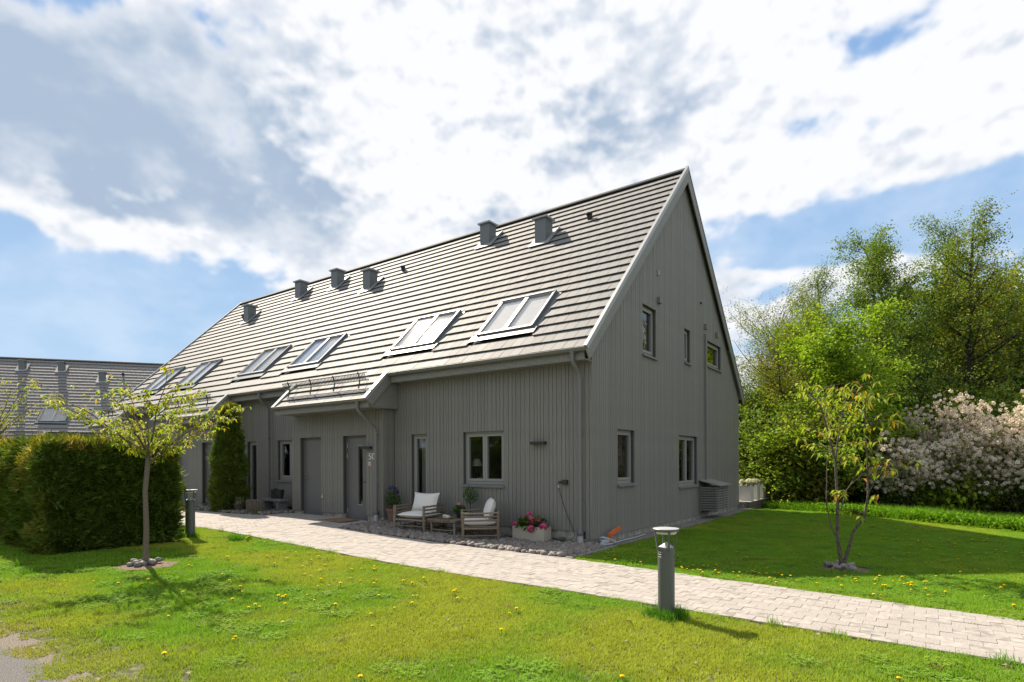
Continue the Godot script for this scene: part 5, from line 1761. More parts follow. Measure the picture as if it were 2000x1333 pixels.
func pillow(w: float, h: float, thick: float, ears: float) -> MB:       # lies in x and y, puffed along z
	var b := MB.new()
	var nu := 16
	var nv := 12
	for side in [1.0, -1.0]:
		var grid := []
		for i in nu + 1:
			var row := []
			for j in nv + 1:
				var u := -1.0 + 2.0 * i / nu
				var v := -1.0 + 2.0 * j / nv
				var fat := pow(maxf(0.0, (1.0 - pow(absf(u), 3.2)) * (1.0 - pow(absf(v), 3.2))), 0.55)
				var pu := 1.0 - ears * (1.0 - v * v)
				var pv := 1.0 - ears * 1.2 * (1.0 - u * u)
				row.append(Vector3(u * w / 2 * pu, v * h / 2 * pv, side * thick / 2 * (fat + 0.02 * sin(u * 9.0 + v * 5.0) * fat)))
			grid.append(row)
		for i in nu:
			for j in nv:
				var p := [grid[i][j], grid[i + 1][j], grid[i + 1][j + 1], grid[i][j + 1]]
				var ns := []
				for q in [[i, j], [i + 1, j], [i + 1, j + 1], [i, j + 1]]:
					var du: Vector3 = grid[mini(q[0] + 1, nu)][q[1]] - grid[maxi(q[0] - 1, 0)][q[1]]
					var dv: Vector3 = grid[q[0]][mini(q[1] + 1, nv)] - grid[q[0]][maxi(q[1] - 1, 0)]
					ns.append(du.cross(dv).normalized() * side)
				if side > 0: b.quad_n(p[0], p[1], p[2], p[3], ns[0], ns[1], ns[2], ns[3])
				else: b.quad_n(p[3], p[2], p[1], p[0], ns[3], ns[2], ns[1], ns[0])
	return b

func pole(parent: Node3D, called: String, a: Vector3, c: Vector3, r: float) -> void:
	var b := MB.new()
	var m := a.lerp(c, 0.5) + Vector3(rng.randfn(), rng.randfn(), rng.randfn()) * r * 0.25
	b.tube([a, a.lerp(m, 0.66), m, m.lerp(c, 0.33), c], [r * 1.06, r * 0.94, r * 1.04, r * 0.95, r], 9)
	piece(called, b, M.bamboo[rng.randi() % 3], parent)

func armchair(at: Vector3, turn: float, label: String, which: String) -> void:
	var t := thing("bamboo_armchair", label, "armchair", at, turn, "bamboo armchairs")
	var w := 0.40
	var d := 0.34
	for s in [-1.0, 1.0]:
		pole(t, "leg", Vector3(s * w, 0, d), Vector3(s * w, 0.535, d), 0.029)
		pole(t, "leg", Vector3(s * w, 0, -d), Vector3(s * w, 0.56, -d), 0.028)
		for y in [0.515, 0.445, 0.375]: pole(t, "arm_rail", Vector3(s * w, y, d + 0.03), Vector3(s * w, y + 0.01, -d - 0.03), 0.018)
		pole(t, "seat_rail", Vector3(s * w, 0.225, d + 0.02), Vector3(s * w, 0.225, -d - 0.02), 0.02)
		pole(t, "stretcher", Vector3(s * w, 0.085, d), Vector3(s * w, 0.085, -d), 0.016)
	for y in [0.53, 0.45, 0.36]: pole(t, "back_rail", Vector3(-w - 0.03, y, -d), Vector3(w + 0.03, y, -d), 0.016)
	for z in [-d, d]:
		pole(t, "seat_rail", Vector3(-w - 0.03, 0.225, z), Vector3(w + 0.03, 0.225, z), 0.02)
		pole(t, "stretcher", Vector3(-w, 0.10, z), Vector3(w, 0.10, z), 0.016)
	for k in 9: pole(t, "seat_slat", Vector3(-w + 0.09 * k + 0.04, 0.252, d - 0.01), Vector3(-w + 0.09 * k + 0.04, 0.252, -d + 0.01), 0.012)
	var base := Transform3D(Basis(Vector3.UP, turn), at)
	var sc := part("seat_cushion", pillow(0.735, 0.66, 0.145, 0.015).mesh(), M.cloth, self, base * Transform3D(Basis(Vector3.RIGHT, -PI / 2), Vector3(0, 0.325, 0.01)))
	tag(sc, "white seat cushion of the bamboo armchair " + which, "cushion", "white seat cushions")
	var bc := part("back_cushion", pillow(0.70, 0.44, 0.20, 0.09).mesh(), M.cloth, self, base * Transform3D(Basis(Vector3.RIGHT, -0.30), Vector3(0, 0.575, -0.20)))
	tag(bc, "white back cushion leaning in the bamboo armchair " + which, "cushion", "white back cushions")

func flower_ball(col: Array, r: float, seed_: int, n: int) -> ArrayMesh:
	var g := RandomNumberGenerator.new()
	g.seed = seed_
	var b := MB.new()
	b.col = col[0]
	b.blob(Vector3.ZERO, Vector3.ONE * r * 0.8, 8, 6, 0.1, g)
	for k in n:
		var y := 1.0 - 2.0 * (k + 0.5) / n
		var a := k * 2.39996
		var d := Vector3(sqrt(1 - y * y) * cos(a), y, sqrt(1 - y * y) * sin(a))
		var s := d.cross(Vector3(0.2, 1, 0.3)).normalized()
		var u := d.cross(s)
		b.col = col[g.randi() % col.size()] * g.randf_range(0.85, 1.15)
		var p := d * r * g.randf_range(0.88, 1.03)
		for i in 4:
			var w := TAU * i / 4.0 + g.randf()
			var e := s * cos(w) + u * sin(w)
			leaf_into(b, p, e + d * 0.35, e.cross(d), r * 0.34, r * 0.3, 0.0)
	return b.mesh()

func foliage_mesh(seed_: int, n: int, ext: Vector3, l: float, w: float, tints: Array) -> MB:     # leaves filling a low dome
	var g := RandomNumberGenerator.new()
	g.seed = seed_
	var b := MB.new()
	for k in n:
		var d := Vector3(g.randfn(), absf(g.randfn()), g.randfn()).normalized() * pow(g.randf(), 0.4)
		var p := Vector3(d.x * ext.x, d.y * ext.y, d.z * ext.z)
		b.col = tints[g.randi() % tints.size()] * g.randf_range(0.75, 1.25)
		var o := (d + Vector3(g.randfn(), g.randfn() * 0.6, g.randfn()) * 0.5).normalized()
		leaf_into(b, p, o, o.cross(Vector3(g.randfn(), 1, g.randfn())), l * g.randf_range(0.7, 1.2), w * g.randf_range(0.8, 1.2), 0.2)
	return b

func pot(parent_label: String, at: Vector3, r0: float, r1: float, h: float, m: Material, group := "") -> void:
	var b := MB.new()
	b.lathe([Vector2(0.0, 0.0), Vector2(r0, 0.0), Vector2(lerpf(r0, r1, 0.8), h * 0.8), Vector2(r1 * 1.06, h * 0.82), Vector2(r1 * 1.08, h), Vector2(r1 * 0.96, h), Vector2(r1 * 0.92, h * 0.9), Vector2(0.0, h * 0.88)], 24)
	single("flower_pot", b, m, parent_label, "pot", at, 0.0, group)

func terrace() -> void:
	var lift := 0.052
	# armchairs, table and what stands on it
	armchair(Vector3(-3.80, height(-3.8, 0.72) + lift, 0.72), 0.09, "grey bamboo armchair with white cushions facing the path", "that faces the path")
	armchair(Vector3(-2.14, height(-2.14, 0.72) + lift, 0.72), -0.84, "brown bamboo armchair turned towards the low table", "turned to the table")
	var tp := Vector3(-2.98, height(-2.98, 0.62) + lift, 0.66)
	var tb := thing("bamboo_table", "low bamboo coffee table between the two armchairs", "table", tp, 0.06)
	for s in [-1.0, 1.0]:
		for z in [-0.24, 0.24]: pole(tb, "leg", Vector3(s * 0.3, 0, z), Vector3(s * 0.3, 0.255, z), 0.028)
		pole(tb, "stretcher", Vector3(s * 0.3, 0.11, -0.24), Vector3(s * 0.3, 0.11, 0.24), 0.015)
		pole(tb, "stretcher", Vector3(-0.3, 0.09, s * 0.24), Vector3(0.3, 0.09, s * 0.24), 0.016)
		pole(tb, "top_rail", Vector3(-0.36, 0.262, s * 0.26), Vector3(0.36, 0.262, s * 0.26), 0.022)
	for k in 17: pole(tb, "top_slat", Vector3(-0.35 + 0.0437 * k, 0.292, -0.29), Vector3(-0.35 + 0.0437 * k, 0.292, 0.29), 0.0195)
	var tray := MB.new()
	tray.lathe([Vector2(0.0, 0.0), Vector2(0.15, 0.0), Vector2(0.165, 0.02), Vector2(0.158, 0.02), Vector2(0.146, 0.007), Vector2(0.0, 0.007)], 28)
	single("round_tray", tray, M.bamboo[0], "round wicker tray under two cups on bamboo table", "tray", tp + Vector3(-0.03, 0.311, 0.09))
	for q in [[-0.10, 0.05, "cream coffee cup on the tray nearest the path armchair"], [0.05, 0.13, "cream coffee cup on the tray beside another cup"]]:
		var cup := thing("coffee_cup", q[2], "cup", tp + Vector3(q[0], 0.318, q[1]), 0.0, "coffee cups")
		var cb := MB.new()
		cb.lathe([Vector2(0.0, 0.0), Vector2(0.032, 0.0), Vector2(0.043, 0.03), Vector2(0.046, 0.065), Vector2(0.042, 0.065), Vector2(0.038, 0.03), Vector2(0.0, 0.008)], 20)
		piece("bowl", cb, M.china, cup)
		var hd := MB.new()
		hd.tube([Vector3(0.044, 0.052, 0), Vector3(0.062, 0.05, 0), Vector3(0.066, 0.033, 0), Vector3(0.056, 0.018, 0), Vector3(0.040, 0.02, 0)], [0.005], 6)
		piece("handle", hd, M.china, cup)
	var pp := tp + Vector3(0.12, 0.311, -0.16)
	pot("dark plant pot with pink flower on bamboo table", pp, 0.05, 0.065, 0.10, M.navy)
	var fp := thing("pink_flower_plant", "leafy green plant with one pink flower on bamboo table", "plant", pp + Vector3(0, 0.09, 0))
	piece("leaves", foliage_mesh(51, 170, Vector3(0.14, 0.16, 0.14), 0.075, 0.05, [Color(0.055, 0.12, 0.03), Color(0.08, 0.16, 0.035)]), M.leaf, fp)
	part("flower_head", flower_ball([Color(0.62, 0.28, 0.34), Color(0.7, 0.4, 0.42)], 0.045, 8, 26), M.petal, fp, Transform3D(Basis.IDENTITY, Vector3(0.02, 0.20, 0.03)))
	# terracotta pot with tall blue flowered plant
	var p1 := onz(767, 1026, 0.36)
	p1.y = height(p1.x, p1.z) + lift
	pot("tall terracotta pot beside the porch corner", p1, 0.10, 0.14, 0.33, M.terracotta)
	var bp := thing("blue_flower_plant", "tall green plant with blue-violet flowers in terracotta pot", "plant", p1 + Vector3(0, 0.29, 0))
	var st := MB.new()
	for k in 4: st.tube([Vector3(0.03 * (k - 1.5), 0, 0), Vector3(0.02 * (k - 1.5), 0.25, 0.01), Vector3(0.05 * (k - 1.5), 0.4, 0)], [0.006, 0.005, 0.003], 5)
	piece("stems", st, M.bark, bp)
	piece("leaves", foliage_mesh(52, 330, Vector3(0.17, 0.42, 0.17), 0.08, 0.03, [Color(0.06, 0.115, 0.035), Color(0.09, 0.15, 0.045)]), M.leaf, bp, Transform3D(Basis.IDENTITY, Vector3(0, 0.12, 0)))
	for k in 6:
		part("flower_head", flower_ball([Color(0.10, 0.08, 0.30), Color(0.16, 0.13, 0.42)], 0.035, 60 + k, 18), M.petal, bp, Transform3D(Basis.IDENTITY, Vector3(0.10 * cos(k * 2.1) + 0.03, 0.46 + 0.07 * sin(k * 1.7), 0.09 * sin(k * 2.1))))
	# small clipped standard behind the second chair
	var p2 := onz(919, 1040, 0.24)
	p2.y = height(p2.x, p2.z) + lift
	pot("dark round pot behind the brown bamboo armchair", p2, 0.10, 0.13, 0.22, M.navy)
	var ol := thing("standard_shrub", "small round-headed green tree in pot under the window", "plant", p2 + Vector3(0, 0.19, 0))
	var os := MB.new()
	os.tube([Vector3(0, 0, 0), Vector3(0.01, 0.25, 0), Vector3(0, 0.5, 0)], [0.011, 0.009, 0.008], 6)
	piece("trunk", os, M.bark, ol)
	var ob := MB.new()
	var g := RandomNumberGenerator.new()
	g.seed = 14
	for k in 420:
		var d := Vector3(g.randfn(), g.randfn(), g.randfn()).normalized() * pow(g.randf(), 0.35)
		ob.col = [Color(0.06, 0.12, 0.035), Color(0.09, 0.16, 0.045), Color(0.05, 0.09, 0.03)][g.randi() % 3]
		var o := (d + Vector3(g.randfn(), g.randfn(), g.randfn()) * 0.5).normalized()
		leaf_into(ob, Vector3(0, 0.60, 0) + d * Vector3(0.145, 0.17, 0.145), o, o.cross(Vector3(g.randfn(), 1, 0.2)), 0.05, 0.02, 0.1)
	piece("crown", ob, M.leaf, ol)
	# planter with pink hydrangeas
	var hy := -0.01
	var hp := Vector3(-1.19, height(-1.19, 0.28) + 0.025, 0.28)
	var pl := thing("planter_box", "beige rectangular planter box standing on stones by the wall", "planter", hp, 0.02)
	var pb := MB.new()
	var a := Vector3(-0.36, 0, -0.14)
	var c := Vector3(0.36, 0.30, 0.14)
	pb.box(a, Vector3(c.x, 0.03, c.z))
	pb.box(Vector3(a.x, 0.03, c.z - 0.025), c)
	pb.box(Vector3(a.x, 0.03, a.z), Vector3(c.x, c.y, a.z + 0.025))
	pb.box(Vector3(a.x, 0.03, a.z + 0.025), Vector3(a.x + 0.025, c.y, c.z - 0.025))
	pb.box(Vector3(c.x - 0.025, 0.03, a.z + 0.025), Vector3(c.x, c.y, c.z - 0.025))
	piece("box", pb, M.planter, pl)
	var ps := MB.new()
	ps.box(Vector3(a.x + 0.025, 0.2, a.z + 0.025), Vector3(c.x - 0.025, 0.27, c.z - 0.025))
	piece("soil", ps, M.soil, pl)
	var hyd := thing("pink_hydrangea", "pink hydrangea with round flower heads in beige planter", "plant", hp + Vector3(0.0, 0.26, 0), 0.02)
	piece("leaves", foliage_mesh(53, 330, Vector3(0.34, 0.22, 0.17), 0.10, 0.065, [Color(0.05, 0.12, 0.02), Color(0.08, 0.16, 0.03), Color(0.11, 0.19, 0.04)]), M.leaf, hyd)
	var heads := [[-0.34, 0.06, 0.08, 0.062], [-0.19, 0.17, 0.02, 0.055], [-0.06, 0.24, -0.04, 0.07], [0.05, 0.15, 0.06, 0.07], [0.16, 0.15, -0.02, 0.062], [0.09, 0.01, 0.17, 0.068], [0.31, 0.05, 0.08, 0.074], [0.0, 0.2, 0.05, 0.05]]
	for k in heads.size():
		var e: Array = heads[k]
		part("flower_head", flower_ball([Color(0.58, 0.07, 0.22), Color(0.68, 0.14, 0.30), Color(0.72, 0.24, 0.36)], e[3], 70 + k, 60), M.petal, hyd, Transform3D(Basis.IDENTITY, Vector3(e[0], e[1], e[2])))
	# doormat, bench, lantern, bucket, box
	var dm := MB.new()
	dm.bevel_box(Vector3(-0.43, 0, -0.29), Vector3(0.43, 0.016, 0.29), 0.004)
	single("doormat", dm, M.coir, "brown coir doormat before the glazed front door", "doormat", Vector3(-6.38, height(-6.38, 0.8) + 0.029, 0.83), -0.03)
	var bn := thing("stone_bench", "grey concrete bench with two slab legs under the window", "bench", Vector3(-9.72, 0.235, 0.42))
	var sb := MB.new()
	sb.bevel_box(Vector3(-0.52, 0.32, -0.17), Vector3(0.52, 0.385, 0.17), 0.008)
	piece("seat", sb, M.concrete, bn)
	for x in [-0.34, 0.34]:
		var lg := MB.new()
		lg.box(Vector3(x - 0.06, -0.02, -0.14), Vector3(x + 0.06, 0.32, 0.14))
		piece("leg", lg, M.concrete, bn)
	var ln := thing("lantern", "small black metal lantern with white candle on the bench", "lantern", Vector3(-9.72, 0.62, 0.40))
	var lf := MB.new()
	for x in [-0.07, 0.07]:
		for z in [-0.07, 0.07]: lf.box(Vector3(x - 0.006, 0.012, z - 0.006), Vector3(x + 0.006, 0.24, z + 0.006))
	lf.box(Vector3(-0.08, 0, -0.08), Vector3(0.08, 0.012, 0.08))
	lf.box(Vector3(-0.085, 0.24, -0.085), Vector3(0.085, 0.252, 0.085))
	lf.lathe([Vector2(0.05, 0.252), Vector2(0.045, 0.28), Vector2(0.0, 0.29)], 12)
	piece("frame", lf, M.dark, ln)
	var lg2 := MB.new()
	for s in [[-0.066, -0.066, 0.132, 0.002], [-0.066, 0.064, 0.132, 0.002], [-0.066, -0.064, 0.002, 0.128], [0.064, -0.064, 0.002, 0.128]]:
		lg2.box(Vector3(s[0], 0.013, s[1]), Vector3(s[0] + s[2], 0.239, s[1] + s[3]))
	piece("pane", lg2, M.glass, ln)
	var cd := MB.new()
	cd.lathe([Vector2(0.0, 0.012), Vector2(0.03, 0.012), Vector2(0.03, 0.10), Vector2(0.0, 0.098)], 14)
	piece("candle", cd, M.wax, ln)
	var bk := thing("bucket", "black tapered bucket standing on the grey bench", "bucket", Vector3(-9.46, 0.62, 0.44))
	var bb := MB.new()
	bb.lathe([Vector2(0.0, 0.0), Vector2(0.10, 0.0), Vector2(0.135, 0.24), Vector2(0.142, 0.245), Vector2(0.128, 0.245), Vector2(0.096, 0.012), Vector2(0.0, 0.012)], 24)
	piece("body", bb, M.navy, bk)
	var pbx := MB.new()
	pbx.bevel_box(Vector3(-0.24, -0.03, -0.2), Vector3(0.24, 0.38, 0.2), 0.01)
	single("stone_block", pbx, M.corten, "brownish square stone block next to the grey bench", "block", Vector3(-9.72, 0.235, 1.02), -0.5)
	var tuft := scatter("grass_tuft", grass_patch(44, 60, 0.16, 0.16), M.grass, [Transform3D(Basis.IDENTITY, Vector3(-9.3, 0.24, 1.2)), Transform3D(Basis(Vector3.UP, 1.0), Vector3(-9.36, 0.24, 1.22))], [Color(0.12, 0.22, 0.02), Color(0.10, 0.20, 0.02)], self)
	tuft.set_meta("kind", "stuff")
	tag(tuft, "bright green grass tuft before the stone block", "grass")
	var p3 := Vector3(-10.55, 0.26, 0.98)
	pot("small weathered terracotta pot at foot of slim conifer", p3, 0.11, 0.15, 0.22, M.corten)
	var gp := thing("potted_grass", "green grassy plant in pot at foot of slim conifer", "plant", p3 + Vector3(0, 0.19, 0))
	part("leaves", grass_patch(45, 130, 0.2, 0.24), M.grass, gp)
	piece("low_leaves", foliage_mesh(54, 120, Vector3(0.16, 0.16, 0.16), 0.07, 0.03, [Color(0.06, 0.12, 0.02), Color(0.12, 0.10, 0.04)]), M.leaf, gp)

func wall_things(house: Node3D) -> void:
	for q in [[-1.17, 1.975, 0.0, "flat dark wall lamp beside the casement window"], [-5.87, 1.965, 0.36, "flat dark wall lamp above the house number"]]:
		var t := thing("wall_lamp", q[3], "lamp", Vector3(q[0], q[1], q[2]), 0.0, "wall lamps on the front")
		var b := MB.new()
		b.bevel_box(Vector3(-0.17, -0.028, 0.012), Vector3(0.17, 0.028, 0.115), 0.005)
		piece("housing", b, M.dark, t)
		var w := MB.new()
		w.box(Vector3(-0.08, -0.02, 0.0), Vector3(0.08, 0.02, 0.0118))
		piece("wall_plate", w, M.dark, t)
	# house number and a small warning sticker
	var tm := TextMesh.new()
	tm.text = "50"
	tm.font_size = 32
	tm.pixel_size = 0.0062
	tm.depth = 0.012
	var f := SystemFont.new()
	f.font_names = PackedStringArray(["Droid Sans"])
	tm.font = f
	var num := part("house_number", tm, M.white, house, Transform3D(Basis.IDENTITY, Vector3(-5.735, 1.75, 0.3675)))
	num.set_meta("label", "white house number 50 beside the glazed door")
	var sk := MB.new()
	sk.box(Vector3(-5.86, 1.53, 0.3605), Vector3(-5.775, 1.62, 0.364))
	var so := piece("warning_sticker", sk, M.white, house)
	so.set_meta("label", "small white sticker with red bars below house number")
	for y in [1.538, 1.563, 1.586]:
		var rb := MB.new()
		rb.box(Vector3(-5.858, y, 0.3642), Vector3(-5.777, y + 0.013, 0.3652))
		piece("red_bar", rb, M.red, so)
	# socket with plug and cable on the front
	var sc := thing("wall_socket", "black outdoor wall socket with plug near the downpipe", "socket", Vector3(-0.58, 1.205, 0.0))
	var sb := MB.new()
	sb.bevel_box(Vector3(-0.045, -0.045, 0.0), Vector3(0.055, 0.045, 0.06), 0.006)
	piece("box", sb, M.dark, sc)
	var pg := MB.new()
	pg.tube([Vector3(-0.045, 0.0, 0.035), Vector3(-0.10, 0.0, 0.05), Vector3(-0.135, -0.005, 0.05)], [0.025, 0.025, 0.012], 10)
	piece("plug", pg, M.dark, sc)
	var cb := MB.new()
	cb.tube([Vector3(-0.72, 1.19, 0.05), Vector3(-0.725, 1.12, 0.035), Vector3(-0.70, 1.0, 0.012), Vector3(-0.62, 0.75, 0.012), Vector3(-0.52, 0.52, 0.012), Vector3(-0.43, 0.36, 0.02), Vector3(-0.36, 0.2, 0.04), Vector3(-0.42, 0.08, 0.14), Vector3(-0.55, 0.07, 0.2)], [0.005], 6)
	for k in 5:
		var ring := []
		for i in 13:
			var a := TAU * i / 12.0
			ring.append(Vector3(-0.62 + cos(a) * (0.10 + 0.01 * k), 0.085 + 0.012 * k + 0.012 * sin(a * 2 + k), 0.20 + sin(a) * (0.07 + 0.01 * k)))
		cb.tube(ring, [0.006], 5)
	single("cable", cb, M.dark, "thin black cable hanging from wall socket to the stones", "cable")
	var wt := MB.new()
	wt.tube([Vector3(-0.722, 1.10, 0.03), Vector3(-0.722, 1.15, 0.045)], [0.009], 8)
	single("cable_connector", wt, M.white, "small white connector on the hanging black cable", "connector")
	# hasp beside the plain door
	var hs := MB.new()
	hs.box(Vector3(-7.68, 0.70, 0.3605), Vector3(-7.6, 0.73, 0.385))
	hs.tube([Vector3(-7.63, 0.73, 0.375), Vector3(-7.63, 0.8, 0.375)], [0.018], 10)
	piece("tap", hs, M.steel, house)
	# fittings on the gable
	var cd := MB.new()
	cd.box(Vector3(0.001, 1.0, -6.84), Vector3(0.055, 5.18, -6.74))
	piece("cable_duct", cd, M.planks[3], house)
	for q in [[3.32, 5.36, 0.13], [6.80, 5.39, 0.11], [7.86, 5.34, 0.11]]:
		var vb := MB.new()
		vb.prism([Vector2(-q[0] - q[2] / 2, q[1] - 0.07), Vector2(-q[0] + q[2] / 2, q[1] - 0.07), Vector2(-q[0] + q[2] / 2, q[1] + 0.07), Vector2(-q[0] - q[2] / 2, q[1] + 0.07)], 0.001, 0.07)
		piece("vent_hood", vb, M.planks[0], house)
	var rg := MB.new()
	rg.box(Vector3(0.001, 5.94, -3.33), Vector3(0.03, 6.06, -3.27))
	piece("bat_box", rg, M.lampcap, house)
	var sv := MB.new()
	sv.tube([Vector3(0.001, 5.98, -6.42), Vector3(0.04, 5.98, -6.42)], [0.03], 10)
	piece("wall_pipe", sv, M.dark, house)
	# slatted cover of a heat pump on the gable
	var hp := thing("slatted_cover", "grey slatted wooden box with sloping lid against the gable", "box", Vector3(0.0, 0.0, -6.24))
	var d := 0.50
	var l := 1.03
	for k in 10:
		var y := 0.25 + 0.066 * k
		var s1 := MB.new()
		s1.box(Vector3(0.03, y, -0.02), Vector3(d - 0.02, y + 0.045, 0.0))
		piece("slat", s1, M.planks[k % 5], hp)
		var s2 := MB.new()
		s2.box(Vector3(d - 0.018, y, -l + 0.002), Vector3(d, y + 0.045, -0.022))
		piece("slat", s2, M.planks[(k + 2) % 5], hp)
		var s3 := MB.new()
		s3.box(Vector3(0.03, y, -l - 0.02), Vector3(d - 0.02, y + 0.045, -l))
		piece("slat", s3, M.planks[(k + 1) % 5], hp)
	for q in [[0.0, 0.0], [d - 0.06, 0.0], [0.0, -l + 0.04], [d - 0.06, -l + 0.04]]:
		var ps := MB.new()
		ps.box(Vector3(q[0] + 0.002, 0.22, q[1] - 0.062), Vector3(q[0] + 0.04, 0.90, q[1] - 0.022))
		piece("post", ps, M.planks[1], hp)
	var fp := MB.new()
	fp.box(Vector3(d + 0.001, 0.24, -l / 2 - 0.03), Vector3(d + 0.018, 0.90, -l / 2 + 0.03))
	piece("batten", fp, M.planks[0], hp)
	var bx := MB.new()
	bx.box(Vector3(0.045, 0.23, -l + 0.05), Vector3(d - 0.07, 0.86, -0.07))
	piece("unit", bx, M.dark, hp)
	var rf := MB.new()
	rf.hexa([Vector3(0.002, 1.06, 0.05), Vector3(d + 0.08, 0.915, 0.05), Vector3(d + 0.08, 0.915, -l - 0.05), Vector3(0.002, 1.06, -l - 0.05), Vector3(0.002, 1.085, 0.05), Vector3(d + 0.08, 0.94, 0.05), Vector3(d + 0.08, 0.94, -l - 0.05), Vector3(0.002, 1.085, -l - 0.05)])
	piece("lid", rf, M.planks[2], hp)
	# hose and an orange tool by the corner
	var hb := MB.new()
	for k in 4:
		var ring := []
		for i in 17:
			var a := TAU * i / 16.0
			ring.append(Vector3(0.20 + cos(a) * (0.10 + 0.012 * k), 0.055 + 0.014 * k + 0.10 * maxf(0.0, sin(a)) * (1 if k > 1 else 0), -0.22 + sin(a) * 0.2))
		hb.tube(ring, [0.009], 6)
	hb.tube([Vector3(0.25, 0.05, -0.4), Vector3(0.22, 0.05, -0.9), Vector3(0.26, 0.05, -1.4), Vector3(0.2, 0.05, -2.0)], [0.009], 6)
	single("garden_hose", hb, M.hose, "pale blue garden hose coiled at the house corner", "hose")
	var ob := MB.new()
	ob.box(Vector3(-0.03, 0.0, -0.02), Vector3(0.03, 0.19, 0.02), Transform3D(Basis(Vector3.RIGHT, 0.1), Vector3(0.16, 0.03, -0.42)))
	ob.box(Vector3(-0.035, -0.025, -0.42), Vector3(0.035, 0.025, 0.0), Transform3D(Basis(Vector3.RIGHT, 0.22), Vector3(0.16, 0.20, -0.41)))
	single("orange_edger", ob, M.orange, "bent orange plastic bar leaning at the house corner", "tool")

func indoors() -> void:
	var p := onz(932, 911, -0.42)
	var t := thing("table_lamp", "table lamp with pleated cream shade behind the window", "lamp", Vector3(p.x, 1.12, -0.42))
	var b := MB.new()
	b.lathe([Vector2(0.0, 0.0), Vector2(0.06, 0.0), Vector2(0.065, 0.03), Vector2(0.03, 0.08), Vector2(0.05, 0.2), Vector2(0.015, 0.32), Vector2(0.012, p.y - 1.10)], 16)
	piece("base", b, M.dark, t)
	var s := MB.new()
	var n := 36
	for k in n:
		var a0 := TAU * k / n
		var a1 := TAU * (k + 1) / n
		var q0 := 1.0 if k % 2 else 0.95
		var q1 := 0.95 if k % 2 else 1.0
		var y0 := p.y - 1.12
		var y1 := y0 + 0.16
		s.quad(Vector3(sin(a0) * 0.125 * q0, y0, cos(a0) * 0.125 * q0), Vector3(sin(a1) * 0.125 * q1, y0, cos(a1) * 0.125 * q1), Vector3(sin(a1) * 0.07 * q1, y1, cos(a1) * 0.07 * q1), Vector3(sin(a0) * 0.07 * q0, y1, cos(a0) * 0.07 * q0))
	piece("shade", s, M.shade, t)
	var dk := thing("sideboard", "dark sideboard behind the casement window", "furniture", Vector3(-2.6, 0.25, -0.42))
	var db := MB.new()
	db.box(Vector3(-0.75, 0.05, -0.15), Vector3(0.75, 0.868, 0.15))
	piece("cabinet", db, M.navy, dk)
	for x in [-0.7, 0.7]:
		var lg := MB.new()
		lg.box(Vector3(x - 0.03, 0, -0.1), Vector3(x + 0.03, 0.05, 0.1))
		piece("leg", lg, M.navy, dk)
	var f := onz(979, 914, -0.42)
	var fl := thing("red_flower", "red flower on a green stem behind the window", "plant", Vector3(f.x, 1.12, -0.42))
	var fs := MB.new()
	fs.tube([Vector3(0, 0, 0), Vector3(0.01, (f.y - 1.12) * 0.5, 0), Vector3(0, f.y - 1.12, 0)], [0.02, 0.006, 0.004], 7)
	piece("stem", fs, M.galv, fl)
	part("flower_head", flower_ball([Color(0.45, 0.03, 0.06), Color(0.5, 0.06, 0.10)], 0.04, 99, 30), M.petal, fl, Transform3D(Basis.IDENTITY, Vector3(0, f.y - 1.12, 0)))
	var cu := MB.new()
	for k in 10:
		var x0 := -4.72 + 0.022 * k
		var z0 := -0.30 + (0.02 if k % 2 else -0.02)
		var z1 := -0.30 + (-0.02 if k % 2 else 0.02)
		cu.quad(Vector3(x0, 0.27, z0), Vector3(x0 + 0.022, 0.27, z1), Vector3(x0 + 0.022, 2.4, z1), Vector3(x0, 2.4, z0))
	single("curtain", cu, M.curtain, "pale folded curtain inside the tall narrow window", "curtain")

